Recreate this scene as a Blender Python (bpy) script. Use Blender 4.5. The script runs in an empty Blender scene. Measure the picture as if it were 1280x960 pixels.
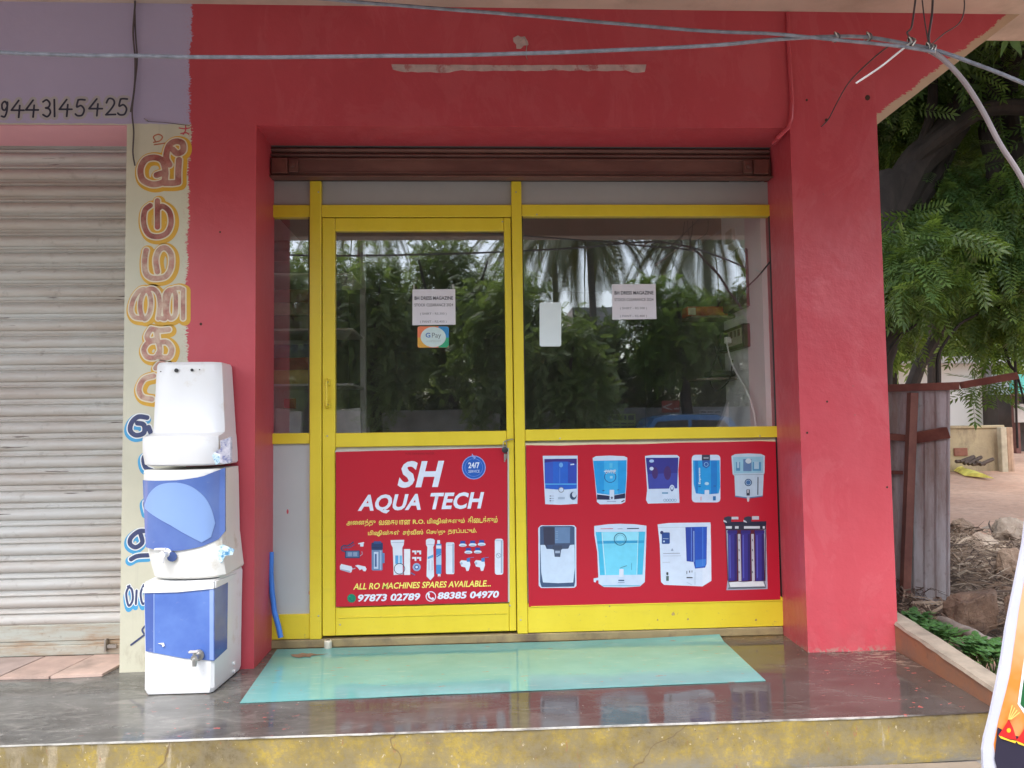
import bpy, bmesh, math, random
import numpy as np
from mathutils import Vector, Matrix, noise as mn
random.seed(7)
RNG = np.random.default_rng(11)
R = math.radians
S = bpy.context.scene
C = S.collection

# ------------------------------------------------------------------ camera
F_PX, CAM_D, EYE = 970.0, 3.8, 1.03
yaw, pit, rol = R(2.843), R(3.186), R(.802)
fwd = Vector((math.sin(yaw)*math.cos(pit), math.cos(yaw)*math.cos(pit), math.sin(pit)))
rt0 = Vector((math.cos(yaw), -math.sin(yaw), 0)); up0 = rt0.cross(fwd)
CR = rt0*math.cos(rol) - up0*math.sin(rol); CU = up0*math.cos(rol) + rt0*math.sin(rol)
CP = Vector((0, -CAM_D, EYE))
cam = bpy.data.cameras.new('camera'); co = bpy.data.objects.new('camera', cam); C.objects.link(co)
m = Matrix((CR, CU, -fwd)).transposed().to_4x4(); m.translation = CP
co.matrix_world = m
cam.sensor_width = 36; cam.lens = 36*F_PX/1280; cam.clip_start = .05; cam.clip_end = 400
S.camera = co

# ------------------------------------------------------------------ sky, sun, exposure (bright overcast day)
W = bpy.data.worlds.new('World'); S.world = W; W.use_nodes = True
nt = W.node_tree; nt.nodes.clear()
SUN_EL, SUN_ROT = R(58), R(200)
sky = nt.nodes.new('ShaderNodeTexSky'); sky.sky_type = 'NISHITA'; sky.sun_disc = False
sky.sun_elevation = SUN_EL; sky.sun_rotation = SUN_ROT; sky.air_density = 1.2; sky.dust_density = 3; sky.ozone_density = 1
hs = nt.nodes.new('ShaderNodeHueSaturation'); hs.inputs['Saturation'].default_value = .62; hs.inputs['Value'].default_value = 1.0
bg = nt.nodes.new('ShaderNodeBackground'); bg.inputs[1].default_value = .15
ow = nt.nodes.new('ShaderNodeOutputWorld')
nt.links.new(sky.outputs[0], hs.inputs['Color']); nt.links.new(hs.outputs[0], bg.inputs[0]); nt.links.new(bg.outputs[0], ow.inputs[0])
sl = bpy.data.lights.new('sun', 'SUN'); sl.energy = 1.0; sl.angle = R(25); sl.color = (1, .985, .96)
so = bpy.data.objects.new('sun', sl); C.objects.link(so)
az = SUN_ROT
sd = Vector((math.sin(az)*math.cos(SUN_EL), math.cos(az)*math.cos(SUN_EL), math.sin(SUN_EL)))
so.rotation_euler = sd.to_track_quat('Z', 'Y').to_euler()
S.view_settings.view_transform = 'Standard'; S.view_settings.look = 'None'
S.view_settings.gamma = 1; S.view_settings.use_curve_mapping = False
S.view_settings.exposure = 1.76
S.cycles.max_bounces = 10; S.cycles.transparent_max_bounces = 12; S.cycles.glossy_bounces = 5
S.cycles.use_denoising = True

# ------------------------------------------------------------------ measuring helpers
def ray(px, py): return fwd*F_PX + CR*(px-640) - CU*(py-480)
def on(px, py, ax, val):
    d = ray(px, py); t = (val - CP[ax]) / d[ax]; return CP + d*t
def onY(px, py, Y): return on(px, py, 1, Y)
def onZ(px, py, Z): return on(px, py, 2, Z)
def onX(px, py, X): return on(px, py, 0, X)
def mir(px, py, dist):           # a point across the street seen mirrored in the shop glass (plane y=0)
    p = on(px, py, 1, dist); return Vector((p.x, -dist, p.z))

# ------------------------------------------------------------------ materials
def s2l(c):
    c = c/255.0
    return c/12.92 if c <= .04045 else ((c+.055)/1.055)**2.4
def rgb(r, g, b, k=1.0): return (s2l(r)*k, s2l(g)*k, s2l(b)*k, 1)
MC = {}
class N:
    def __init__(s, name):
        s.m = bpy.data.materials.new(name); s.m.use_nodes = True; s.t = s.m.node_tree
        s.b = s.t.nodes['Principled BSDF']; s.out = s.t.nodes['Material Output']; s.pos = None
    def n(s, typ, **kw):
        x = s.t.nodes.new(typ)
        for k, v in kw.items():
            setattr(x, k, v)
        return x
    def l(s, a, b): s.t.links.new(a, b)
    def P(s):
        if s.pos is None:
            s.pos = s.n('ShaderNodeNewGeometry').outputs['Position']
        return s.pos
    def sc(s, v, x, y, z):
        m = s.n('ShaderNodeMapping'); m.inputs['Scale'].default_value = (x, y, z); s.l(v, m.inputs[0]); return m.outputs[0]
    def noise(s, scale, detail=4, rough=.55, vec=None, dist=0):
        x = s.n('ShaderNodeTexNoise'); x.inputs['Scale'].default_value = scale; x.inputs['Detail'].default_value = detail
        x.inputs['Roughness'].default_value = rough; x.inputs['Distortion'].default_value = dist
        s.l(vec if vec is not None else s.P(), x.inputs['Vector']); return x.outputs['Fac']
    def ramp(s, fac, stops):
        x = s.n('ShaderNodeValToRGB'); e = x.color_ramp.elements
        while len(e) < len(stops): e.new(.5)
        for i, (p, c) in enumerate(stops):
            e[i].position = p; e[i].color = c if not isinstance(c, (int, float)) else (c, c, c, 1)
        s.l(fac, x.inputs[0]); return x.outputs['Color']
    def mix(s, fac, a, b, mode='MIX'):
        x = s.n('ShaderNodeMix', data_type='RGBA', blend_type=mode)
        for sock, v in ((x.inputs[0], fac), (x.inputs[6], a), (x.inputs[7], b)):
            if hasattr(v, 'is_output'): s.l(v, sock)
            else: sock.default_value = v
        return x.outputs[2]
    def math(s, op, a, b=None, c=None, clamp=False):
        x = s.n('ShaderNodeMath', operation=op); x.use_clamp = clamp
        for i, v in enumerate((a, b, c)):
            if v is None: continue
            if hasattr(v, 'is_output'): s.l(v, x.inputs[i])
            else: x.inputs[i].default_value = v
        return x.outputs[0]
    def xyz(s):
        x = s.n('ShaderNodeSeparateXYZ'); s.l(s.P(), x.inputs[0]); return x.outputs
    def bump(s, h, strength=.3, dist=.01):
        x = s.n('ShaderNodeBump'); x.inputs['Strength'].default_value = strength; x.inputs['Distance'].default_value = dist
        s.l(h, x.inputs['Height']); s.l(x.outputs[0], s.b.inputs['Normal']); return x
    def col(s, c):
        if hasattr(c, 'is_output'): s.l(c, s.b.inputs['Base Color'])
        else: s.b.inputs['Base Color'].default_value = c
    def rough(s, r):
        if hasattr(r, 'is_output'): s.l(r, s.b.inputs['Roughness'])
        else: s.b.inputs['Roughness'].default_value = r

def pm(name, c, rough=.5, var=.12, scale=8, bump=0, bscale=60, metal=0, dirt=None, dscale=3, dlo=.55, dhi=.75, coat=0):
    """procedural paint/plastic/metal: base colour with soft variation, optional dirt patches and bump"""
    if name in MC: return MC[name]
    n = N(name)
    f = n.noise(scale, 5)
    dk = tuple(x*(1-var) for x in c[:3])+(1,); lt = tuple(min(1, x*(1+var)) for x in c[:3])+(1,)
    col = n.mix(n.ramp(f, [(.3, 0.0), (.7, 1.0)]), dk, lt)
    if dirt:
        d = n.ramp(n.noise(dscale, 8, .65), [(dlo, 0.0), (dhi, 1.0)])
        col = n.mix(d, col, dirt)
    n.col(col); n.rough(rough); n.b.inputs['Metallic'].default_value = metal
    n.b.inputs['Coat Weight'].default_value = coat
    if bump: n.bump(n.noise(bscale, 5), bump, .004)
    MC[name] = n.m; return n.m

# --- wall paint: red, slightly uneven roller coat with trowel waves, glossy enamel
def red_core(n):
    f = n.noise(1.6, 5, .6); g = n.noise(9, 5, .6, n.sc(n.P(), 1, 1, .35))
    c = n.mix(n.ramp(f, [(.3, 0.0), (.7, 1.0)]), (.47, .058, .076, 1), (.54, .074, .096, 1))
    c = n.mix(n.math('MULTIPLY', n.ramp(g, [(.5, 0.0), (.8, 1.0)]), .35), c, (.56, .10, .125, 1))
    # chalky drips and chips near the floor
    return c
def wall_bump(n, st=.25):
    a = n.noise(7, 4, .5); b = n.noise(130, 3, .6); c2 = n.noise(26, 4, .6)
    h = n.math('ADD', n.math('MULTIPLY', a, 1.4), n.math('ADD', n.math('MULTIPLY', b, .10), n.math('MULTIPLY', c2, .30)))
    n.bump(h, st, .012)
def edge_fac(n, coord, thr, amp, fine):
    """1 where coord > thr, with a ragged brush edge"""
    a = n.noise(14, 4, .6); b = n.noise(140, 4, .7, n.sc(n.P(), .35, 1, 1))
    k = n.math('ADD', coord, n.math('ADD', n.math('MULTIPLY', n.math('SUBTRACT', a, .5), amp), n.math('MULTIPLY', n.math('SUBTRACT', b, .5), fine)))
    return n.math('MULTIPLY', n.math('SUBTRACT', k, thr), 400, clamp=True)
def red_mat():
    n = N('red_wall_paint'); c = red_core(n)
    x, y, z = n.xyz()
    # worn, pale chips low on the walls
    low = n.math('MULTIPLY', n.math('SUBTRACT', .028, z), 40, clamp=True)
    chip = n.ramp(n.noise(60, 6, .7), [(.50, 0.0), (.56, 1.0)])
    c = n.mix(n.math('MULTIPLY', low, chip), c, (.36, .24, .20, 1))
    sp = n.ramp(n.noise(38, 2, .4), [(.765, 0.0), (.775, 1.0)])
    c = n.mix(n.math('MULTIPLY', sp, .5), c, (.30, .10, .09, 1))
    gr = n.math('MULTIPLY', n.math('SUBTRACT', .30, z), 2.5, clamp=True); c = n.mix(n.math('MULTIPLY', n.math('MULTIPLY', gr, n.ramp(n.noise(6, 8, .7), [(.42, 0.0), (.65, 1.0)])), .35), c, (.30, .10, .10, 1))
    tr = n.ramp(n.noise(3.2, 7, .7, n.sc(n.P(), 1, 1, .5), 2.0), [(.5, 0.0), (.56, 1.0)]); c = n.mix(n.math('MULTIPLY', tr, .10), c, (.70, .22, .24, 1))
    n.col(c); n.rough(n.ramp(n.noise(4, 5), [(.35, .28), (.65, .42)])); wall_bump(n, .38); return n.m
def pillar_mat():
    """left pillar and wall above: cream / lilac to the left, red to the right of a ragged brushed line"""
    n = N('pillar_two_tone_paint'); c = red_core(n); x, y, z = n.xyz()
    wav = n.noise(2.2, 2, .5, n.sc(n.P(), .01, .01, 1))
    xx = n.math('ADD', x, n.math('MULTIPLY', n.math('SUBTRACT', wav, .5), .10))
    f = edge_fac(n, xx, -1.262, .02, .055)
    cream = n.mix(n.ramp(n.noise(2.5, 6, .6), [(.35, 0.0), (.7, 1.0)]), (.62, .60, .47, 1), (.52, .51, .40, 1))
    lowd = n.math('MULTIPLY', n.math('SUBTRACT', .35, z), 3, clamp=True)
    st = n.ramp(n.noise(12, 7, .7, n.sc(n.P(), 1, 1, .4)), [(.52, 0.0), (.72, 1.0)])
    cream = n.mix(n.math('MULTIPLY', n.math('MULTIPLY', st, lowd), .8), cream, (.32, .27, .19, 1))
    drip = n.ramp(n.noise(10, 5, .7, n.sc(n.P(), 3.2, 1, .12)), [(.60, 0.0), (.70, 1.0)])
    cream = n.mix(n.math('MULTIPLY', drip, .25), cream, (.42, .40, .33, 1))
    lil = n.mix(n.ramp(n.noise(1.3, 5), [(.35, 0.0), (.65, 1.0)]), (.50, .45, .63, 1), (.44, .40, .57, 1))
    up = n.math('MULTIPLY', n.math('SUBTRACT', n.math('ADD', z, n.math('MULTIPLY', n.math('SUBTRACT', n.noise(20, 3), .5), .012)), 2.408), 400, clamp=True)
    base = n.mix(up, cream, lil)
    # bristle marks: stray red touches left of the line
    near = n.math('MULTIPLY', n.math('SUBTRACT', x, -1.30), 18, clamp=True)
    spk = n.ramp(n.noise(150, 3, .7, n.sc(n.P(), .6, 1, 1.2)), [(.56, 0.0), (.60, 1.0)])
    base = n.mix(n.math('MULTIPLY', n.math('MULTIPLY', spk, near), .65), base, (.55, .12, .12, 1))
    n.col(n.mix(f, base, c)); n.rough(.42); wall_bump(n, .2); return n.m
def bracket_mat():
    """wall right of the pier: red with an unpainted ragged strip along its sloping lower edge"""
    n = N('bracket_red_paint'); c = red_core(n); x, y, z = n.xyz()
    # distance above the sloping edge through (1.92,2.435)-(2.615,2.957)
    L = math.hypot(.695, .522)
    d = n.math('DIVIDE', n.math('SUBTRACT', n.math('MULTIPLY', n.math('SUBTRACT', z, 2.435), .695), n.math('MULTIPLY', n.math('SUBTRACT', x, 1.92), .522)), L)
    f = edge_fac(n, d, .036, .035, .05)
    pe = n.mix(n.noise(9, 5), (.56, .40, .27, 1), (.48, .36, .24, 1))
    n.col(n.mix(f, pe, c)); n.rough(.4); wall_bump(n, .2); return n.m
RED = red_mat(); PILLAR = pillar_mat(); BRACKET = bracket_mat()
PEACH = pm('peach_soffit_plaster', (.52, .43, .36, 1), .7, .12, 4, .2, 30, dirt=(.36, .29, .23, 1), dscale=3, dlo=.5, dhi=.8)
GREYPL = pm('bare_grey_plaster', (.30, .29, .28, 1), .8, .15, 4, .2, 30)
PINK = pm('pink_beam_paint', (.70, .36, .42, 1), .5, .06, 3, .15, 60)
LILAC = pm('lilac_paint', (.50, .45, .62, 1), .55, .05, 2, .15, 60)
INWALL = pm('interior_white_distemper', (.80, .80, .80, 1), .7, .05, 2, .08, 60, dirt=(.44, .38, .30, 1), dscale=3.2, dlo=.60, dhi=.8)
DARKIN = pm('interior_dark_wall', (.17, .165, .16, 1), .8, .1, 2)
def yellow_mat():
    n = N('yellow_enamel'); f = n.noise(5, 5, .6, n.sc(n.P(), 1, 1, .5))
    c = n.mix(n.ramp(f, [(.3, 0.0), (.7, 1.0)]), (.68, .525, .028, 1), (.76, .60, .042, 1))
    x, y, z = n.xyz()
    low = n.math('MULTIPLY', n.math('SUBTRACT', .35, z), 3.2, clamp=True)
    ch = n.ramp(n.noise(55, 6, .75), [(.63, 0.0), (.67, 1.0)])
    c = n.mix(n.math('MULTIPLY', ch, n.math('MULTIPLY', low, .8)), c, (.34, .26, .12, 1))
    gr = n.ramp(n.noise(14, 7, .7, n.sc(n.P(), .5, 1, 2)), [(.55, 0.0), (.8, 1.0)])
    c = n.mix(n.math('MULTIPLY', gr, .22), c, (.45, .34, .06, 1))
    n.col(c); n.rough(.32); n.bump(n.noise(60, 4), .12, .003); return n.m
YEL = yellow_mat()
DARKGAP = pm('black_rubber_seal', (.03, .03, .03, 1), .6)
def rust_mat(name, a, b, rs=6, metal=0, rough=.6, st=(1, 1, 1), scr=False):
    n = N(name); f = n.noise(rs, 8, .7, n.sc(n.P(), *st)); g = n.noise(rs*6, 5, .6)
    c = n.mix(n.ramp(f, [(.42, 0.0), (.66, 1.0)]), a, b)
    c = n.mix(n.math('MULTIPLY', n.ramp(g, [(.6, 0.0), (.75, 1.0)]), .5), c, tuple(v*.5 for v in b[:3])+(1,))
    if scr:
        k = n.ramp(n.noise(4.5, 3, .5, n.sc(n.P(), 1, 1, 16)), [(.695, 0.0), (.72, 1.0)]); c = n.mix(n.math('MULTIPLY', k, .85), c, (.07, .045, .035, 1))
        k = n.ramp(n.noise(1.1, 5, .6, n.sc(n.P(), .6, 1, 3)), [(.5, 0.0), (.7, 1.0)]); c = n.mix(n.math('MULTIPLY', k, .4), c, (.33, .26, .22, 1))
    n.col(c); n.rough(rough); n.b.inputs['Metallic'].default_value = metal; n.bump(g, .25, .003); return n.m
BROWNSH = rust_mat('brown_shutter_steel', (.125, .054, .042, 1), (.195, .095, .072, 1), 5, rough=.55, st=(.4, 1, 2))
SLATM = rust_mat('grey_green_shutter_paint', (.56, .555, .53, 1), (.47, .41, .36, 1), 3.5, rough=.5, st=(.35, 1, 2.5), scr=True)
SLATLO = rust_mat('pale_green_shutter_paint', (.44, .46, .41, 1), (.36, .25, .16, 1), 7, rough=.5, st=(.5, 1, 3))
REDOX = rust_mat('red_oxide_steel', (.13, .045, .035, 1), (.21, .085, .06, 1), 6, rough=.6)
SHEET = rust_mat('galvanised_sheet', (.52, .54, .57, 1), (.30, .25, .23, 1), 4, metal=.1, rough=.5, st=(2, 2, .35))
PANEL = pm('frosted_grey_panel', (.46, .48, .48, 1), .35, .04, 3)
PANEL2 = pm('dusty_grey_panel', (.36, .35, .34, 1), .4, .05, 3)
METAL = pm('zinc_metal', (.45, .44, .42, 1), .35, .15, 40, metal=.9)
BLACK = pm('black_plastic', (.022, .022, .024, 1), .4)
WHITEP = pm('white_plastic', (.80, .80, .79, 1), .35)
def glass_mat():
    n = N('window_glass')
    gl = n.n('ShaderNodeBsdfGlossy'); gl.inputs['Roughness'].default_value = 0.0; gl.inputs['Color'].default_value = (.92, .95, 1, 1)
    tr = n.n('ShaderNodeBsdfTransparent'); tr.inputs['Color'].default_value = (.99, .995, .99, 1)
    df = n.n('ShaderNodeBsdfDiffuse'); df.inputs['Color'].default_value = (.5, .48, .45, 1)
    fr = n.n('ShaderNodeLayerWeight'); fr.inputs['Blend'].default_value = .5
    mx = n.n('ShaderNodeMixShader'); geo = n.n('ShaderNodeNewGeometry'); sx = n.n('ShaderNodeSeparateXYZ'); n.l(geo.outputs['True Normal'], sx.inputs[0]); outer = n.math('GREATER_THAN', n.math('ABSOLUTE', sx.outputs[1]), .5); side = n.math('LESS_THAN', n.xyz()[1], .002)
    n.l(n.math('MULTIPLY', n.math('MULTIPLY', outer, side), n.math('ADD', n.math('MULTIPLY', n.math('POWER', fr.outputs['Facing'], 4.0), .7), .255)), mx.inputs[0]); n.l(tr.outputs[0], mx.inputs[1]); n.l(gl.outputs[0], mx.inputs[2])
    m2 = n.n('ShaderNodeMixShader')
    dust = n.ramp(n.noise(3, 7, .7, n.sc(n.P(), 1, 1, .3)), [(.4, 0.008), (.8, .035)])
    n.l(dust, m2.inputs[0]); n.l(mx.outputs[0], m2.inputs[1]); n.l(df.outputs[0], m2.inputs[2])
    bp = n.n('ShaderNodeBump'); bp.inputs['Strength'].default_value = .05; bp.inputs['Distance'].default_value = .003
    n.l(n.noise(2.5, 2), bp.inputs['Height']); n.l(bp.outputs[0], gl.inputs['Normal'])
    n.l(m2.outputs[0], n.out.inputs[0]); return n.m
GLASS = glass_mat()

# ------------------------------------------------------------------ object helpers
def tag(o, label=None, cat=None, group=None, kind=None):
    if label: o['label'] = label
    if cat: o['category'] = cat
    if group: o['group'] = group
    if kind: o['kind'] = kind
    return o
def thing(name, label, cat, loc=(0, 0, 0), group=None):
    o = bpy.data.objects.new(name, None); C.objects.link(o); o.location = loc; o.empty_display_size = .1
    return tag(o, label, cat, group)
def link(name, me, parent=None):
    o = bpy.data.objects.new(name, me); C.objects.link(o)
    if parent is not None:
        o.parent = parent
        p = parent; t = Vector((0, 0, 0))
        while p is not None: t += p.location; p = p.parent
        o.location = -t + Vector((0, 0, 0))
        if not isinstance(parent, str): pass
    return o
class MB:
    def __init__(s): s.v = []; s.f = []; s.mi = []; s.mats = []
    def m(s, mat):
        if mat not in s.mats: s.mats.append(mat)
        return s.mats.index(mat)
    def add(s, vs, fs, mat):
        k = len(s.v); s.v += [tuple(v) for v in vs]; i = s.m(mat)
        for f in fs: s.f.append(tuple(k+a for a in f)); s.mi.append(i)
    def box(s, a, b, mat, c=0):
        """axis box from corner a to b, c = chamfer"""
        a, b = [min(p, q) for p, q in zip(a, b)], [max(p, q) for p, q in zip(a, b)]
        if c <= 0:
            vs = [(x, y, z) for x in (a[0], b[0]) for y in (a[1], b[1]) for z in (a[2], b[2])]
            s.add(vs, [(0, 1, 3, 2), (4, 6, 7, 5), (0, 4, 5, 1), (2, 3, 7, 6), (0, 2, 6, 4), (1, 5, 7, 3)], mat); return
        bm = bmesh.new()
        for x in (a[0], b[0]):
            for y in (a[1], b[1]):
                for z in (a[2], b[2]): bm.verts.new((x, y, z))
        bm.verts.ensure_lookup_table()
        for f in [(0, 1, 3, 2), (4, 6, 7, 5), (0, 4, 5, 1), (2, 3, 7, 6), (0, 2, 6, 4), (1, 5, 7, 3)]: bm.faces.new([bm.verts[i] for i in f])
        c = min(c, min(q-p for p, q in zip(a, b))*.45)
        bmesh.ops.bevel(bm, geom=bm.edges[:], offset=c, segments=1, affect='EDGES')
        bm.verts.ensure_lookup_table(); bm.verts.index_update()
        s.add([v.co[:] for v in bm.verts], [[v.index for v in f.verts] for f in bm.faces], mat); bm.free()
    def prism(s, pts, d, mat):
        """polygon pts (3D, planar) extruded by vector d"""
        n = len(pts); pts = [Vector(p) for p in pts]; d = Vector(d)
        s.add(pts+[p+d for p in pts], [tuple(range(n))[::-1], tuple(range(n, 2*n))]+[(i, (i+1) % n, (i+1) % n+n, i+n) for i in range(n)], mat)
    def tube(s, pts, r, mat, n=8, caps=True):
        pts = [Vector(p) for p in pts]; rs = r if isinstance(r, (list, tuple)) else [r]*len(pts)
        vs = []; fs = []; pu = None
        for i, p in enumerate(pts):
            t = (pts[min(i+1, len(pts)-1)]-pts[max(i-1, 0)])
            if t.length < 1e-9: t = Vector((0, 0, 1))
            t.normalize()
            if pu is None:
                pu = t.orthogonal().normalized()
            else:
                pu = (pu - t*pu.dot(t));
                pu = pu.normalized() if pu.length > 1e-6 else t.orthogonal().normalized()
            w = t.cross(pu)
            for k in range(n):
                a = 2*math.pi*k/n; vs.append(p+(pu*math.cos(a)+w*math.sin(a))*rs[i])
        for i in range(len(pts)-1):
            for k in range(n): fs.append((i*n+k, i*n+(k+1) % n, (i+1)*n+(k+1) % n, (i+1)*n+k))
        if caps: fs += [tuple(range(n))[::-1], tuple(range((len(pts)-1)*n, len(pts)*n))]
        s.add(vs, fs, mat)
    def lathe(s, o, axis, prof, mat, n=16):
        """prof: list of (dist along axis, radius)"""
        axis = Vector(axis).normalized(); s.tube([Vector(o)+axis*a for a, r in prof], [max(r, 1e-4) for a, r in prof], mat, n)
    def loft(s, rings, mat, caps=True):
        n = len(rings[0]); vs = [v for r in rings for v in r]; fs = []
        for i in range(len(rings)-1):
            for k in range(n): fs.append((i*n+k, i*n+(k+1) % n, (i+1)*n+(k+1) % n, (i+1)*n+k))
        if caps: fs += [tuple(range(n))[::-1], tuple(range((len(rings)-1)*n, len(rings)*n))]
        s.add(vs, fs, mat)
    def build(s, name, parent=None, smooth=False, ang=35):
        me = bpy.data.meshes.new(name); me.from_pydata(s.v, [], s.f)
        for x in s.mats: me.materials.append(x)
        me.polygons.foreach_set('material_index', s.mi)
        bm = bmesh.new(); bm.from_mesh(me); bmesh.ops.recalc_face_normals(bm, faces=bm.faces[:]); bm.to_mesh(me); bm.free()
        if smooth:
            me.polygons.foreach_set('use_smooth', [True]*len(me.polygons)); me.set_sharp_from_angle(angle=R(ang))
        me.update(); return link(name, me, parent)
def boxpart(name, a, b, mat, parent=None, c=0.002, kind=None):
    q = MB(); q.box(a, b, mat, c); o = q.build(name, parent)
    if kind: o['kind'] = kind
    return o
def np_mesh(name, V, Fc, mats, mi=None, parent=None, smooth=False):
    """fast mesh from numpy arrays; Fc (n,4) or (n,3)"""
    me = bpy.data.meshes.new(name); k = Fc.shape[1]
    me.vertices.add(len(V)); me.vertices.foreach_set('co', V.astype(np.float32).ravel())
    me.loops.add(Fc.size); me.loops.foreach_set('vertex_index', Fc.astype(np.int32).ravel())
    me.polygons.add(len(Fc)); me.polygons.foreach_set('loop_start', np.arange(0, Fc.size, k, dtype=np.int32))
    for x in mats: me.materials.append(x)
    if mi is not None: me.polygons.foreach_set('material_index', mi.astype(np.int32))
    if smooth: me.polygons.foreach_set('use_smooth', np.ones(len(Fc), dtype=bool))
    me.update(calc_edges=True); me.validate(); return link(name, me, parent)

# text as flat mesh fitted to a rectangle: x0..x1 at height z0..z1 on plane y=Y (facing -y)
def text(name, s, x0, x1, z0, z1, Y, mat, parent, bold=0.0, shear=0.0, extr=.0006, track=1.0, reverse=None):
    cu = bpy.data.curves.new(name, 'FONT'); cu.body = s; cu.size = 1; cu.offset = bold; cu.shear = 0; cu.extrude = 0.0
    cu.space_character = track; cu.resolution_u = 3
    t = bpy.data.objects.new('tmp', cu); C.objects.link(t)
    dg = bpy.context.evaluated_depsgraph_get(); me = bpy.data.meshes.new_from_object(t.evaluated_get(dg))
    bpy.data.objects.remove(t); bpy.data.curves.remove(cu)
    me.name = name
    n = len(me.vertices); a = np.empty(n*3); me.vertices.foreach_get('co', a); a = a.reshape(-1, 3)
    a[:, 0] += shear*a[:, 1]
    mn_, mx_ = a.min(0), a.max(0)
    b = np.empty_like(a)
    b[:, 0] = x0+(a[:, 0]-mn_[0])/(mx_[0]-mn_[0])*(x1-x0)
    b[:, 2] = z0+(a[:, 1]-mn_[1])/(mx_[1]-mn_[1])*(z1-z0)
    b[:, 1] = Y
    me.vertices.foreach_set('co', b.ravel()); me.materials.clear(); me.materials.append(mat); me.update()
    return link(name, me, parent)
def text_px(name, s, pxl, pxr, pyt, pyb, Y, mat, parent, **k):
    a = onY(pxl, pyb, Y); b = onY(pxr, pyb, Y); c = onY(pxl, pyt, Y)
    return text(name, s, a.x, b.x, a.z, c.z, Y, mat, parent, **k)

# painted strokes -> filled shape through a distance field (one clean layer, no overlaps)
def sdf_layer(name, strokes, r, Y, mat, parent, cell=.003, off=(0, 0)):
    segs = []
    for st in strokes:
        for a, b in zip(st[:-1], st[1:]): segs.append((a[0]+off[0], a[1]+off[1], b[0]+off[0], b[1]+off[1]))
    sg = np.array(segs)
    x0 = min(sg[:, 0].min(), sg[:, 2].min())-r-2*cell; x1 = max(sg[:, 0].max(), sg[:, 2].max())+r+2*cell
    z0 = min(sg[:, 1].min(), sg[:, 3].min())-r-2*cell; z1 = max(sg[:, 1].max(), sg[:, 3].max())+r+2*cell
    nx = int((x1-x0)/cell)+1; nz = int((z1-z0)/cell)+1
    X, Z = np.meshgrid(x0+np.arange(nx)*cell, z0+np.arange(nz)*cell, indexing='ij')
    D = np.full(X.shape, 1e9)
    for ax, az, bx, bz in segs:
        dx, dz = bx-ax, bz-az; L = dx*dx+dz*dz+1e-12
        t = np.clip(((X-ax)*dx+(Z-az)*dz)/L, 0, 1)
        D = np.minimum(D, np.hypot(X-ax-t*dx, Z-az-t*dz))
    D = D-r
    V = []; Fq = []; cache = {}
    def vid(key, p):
        if key not in cache: cache[key] = len(V); V.append(p)
        return cache[key]
    inside = D < 0
    cells = inside[:-1, :-1] | inside[1:, :-1] | inside[1:, 1:] | inside[:-1, 1:]
    for i, j in zip(*np.nonzero(cells)):
        cs = [(i, j), (i+1, j), (i+1, j+1), (i, j+1)]; poly = []
        for q in range(4):
            a, b = cs[q], cs[(q+1) % 4]; da, db = D[a], D[b]
            if da < 0: poly.append(vid(a, (X[a], Y, Z[a])))
            if (da < 0) != (db < 0):
                t = da/(da-db); k = (min(a, b), max(a, b))
                poly.append(vid(k, (X[a]+(X[b]-X[a])*t, Y, Z[a]+(Z[b]-Z[a])*t)))
        if len(poly) >= 3: Fq.append(poly[::-1])
    q = MB(); q.add(V, Fq, mat); o = None
    me = bpy.data.meshes.new(name); me.from_pydata(V, [], Fq); me.materials.append(mat); me.update()
    return link(name, me, parent)
def arc(cx, cy, rx, ry, a0, a1, n=10):
    return [(cx+rx*math.cos(R(a0+(a1-a0)*i/n)), cy+ry*math.sin(R(a0+(a1-a0)*i/n))) for i in range(n+1)]

# ------------------------------------------------------------------ the building
WY = -.32                      # wall plane
ZS = 2.965                     # canopy soffit
bld = thing('shop_building', 'shop building with red painted piers and wall, lilac and cream paint at its left end', 'building')
def poly_wall(name, pts, d, mat, parent=bld):
    q = MB(); q.prism(pts, d, mat); return q.build(name, parent)
# left pillar (cream + red) down to the floor, then wall above the openings
q = MB(); q.box((-1.535, WY, -.01), (-.965, 0.0, 2.405), PILLAR, 0)
q.build('pillar', bld)
q = MB(); q.box((-5.2, WY, 2.405), (-.965, -.07, ZS), PILLAR, 0); q.build('wall', bld)
q = MB(); q.box((-.965, WY, 2.405), (1.905, -.07, ZS), RED, 0); q.build('wall', bld)
q = MB(); q.prism([(1.488, WY, -.015), (1.905, WY, -.015), (1.905, 0.25, -.015), (1.503, 0.25, -.015)], (0, 0, 2.42), RED); q.build('pier', bld)
# painting of the jamb on the left (narrow return)
# bracket right of pier: sloping underside
q = MB(); q.prism([(1.905, WY, 2.424), (2.625, WY, ZS), (1.905, WY, ZS)], (0, .23, 0), BRACKET); q.build('sloping_bracket', bld)
# pink underside over neighbour's shutter
q = MB(); q.box((-5.2, WY+.004, 2.398), (-1.537, -.07, 2.404), PINK, 0); q.build('beam_underside', bld)
# canopy slab with a downstand at the street edge
q = MB(); q.box((-5.4, -1.56, ZS), (3.0, -.07, ZS+.14), PEACH, 0); q.build('canopy_slab', bld)
q = MB(); q.box((-5.4, -1.68, 2.365), (3.0, -1.56, ZS+.30), PEACH, .006); q.build('canopy_fascia', bld)
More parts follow.
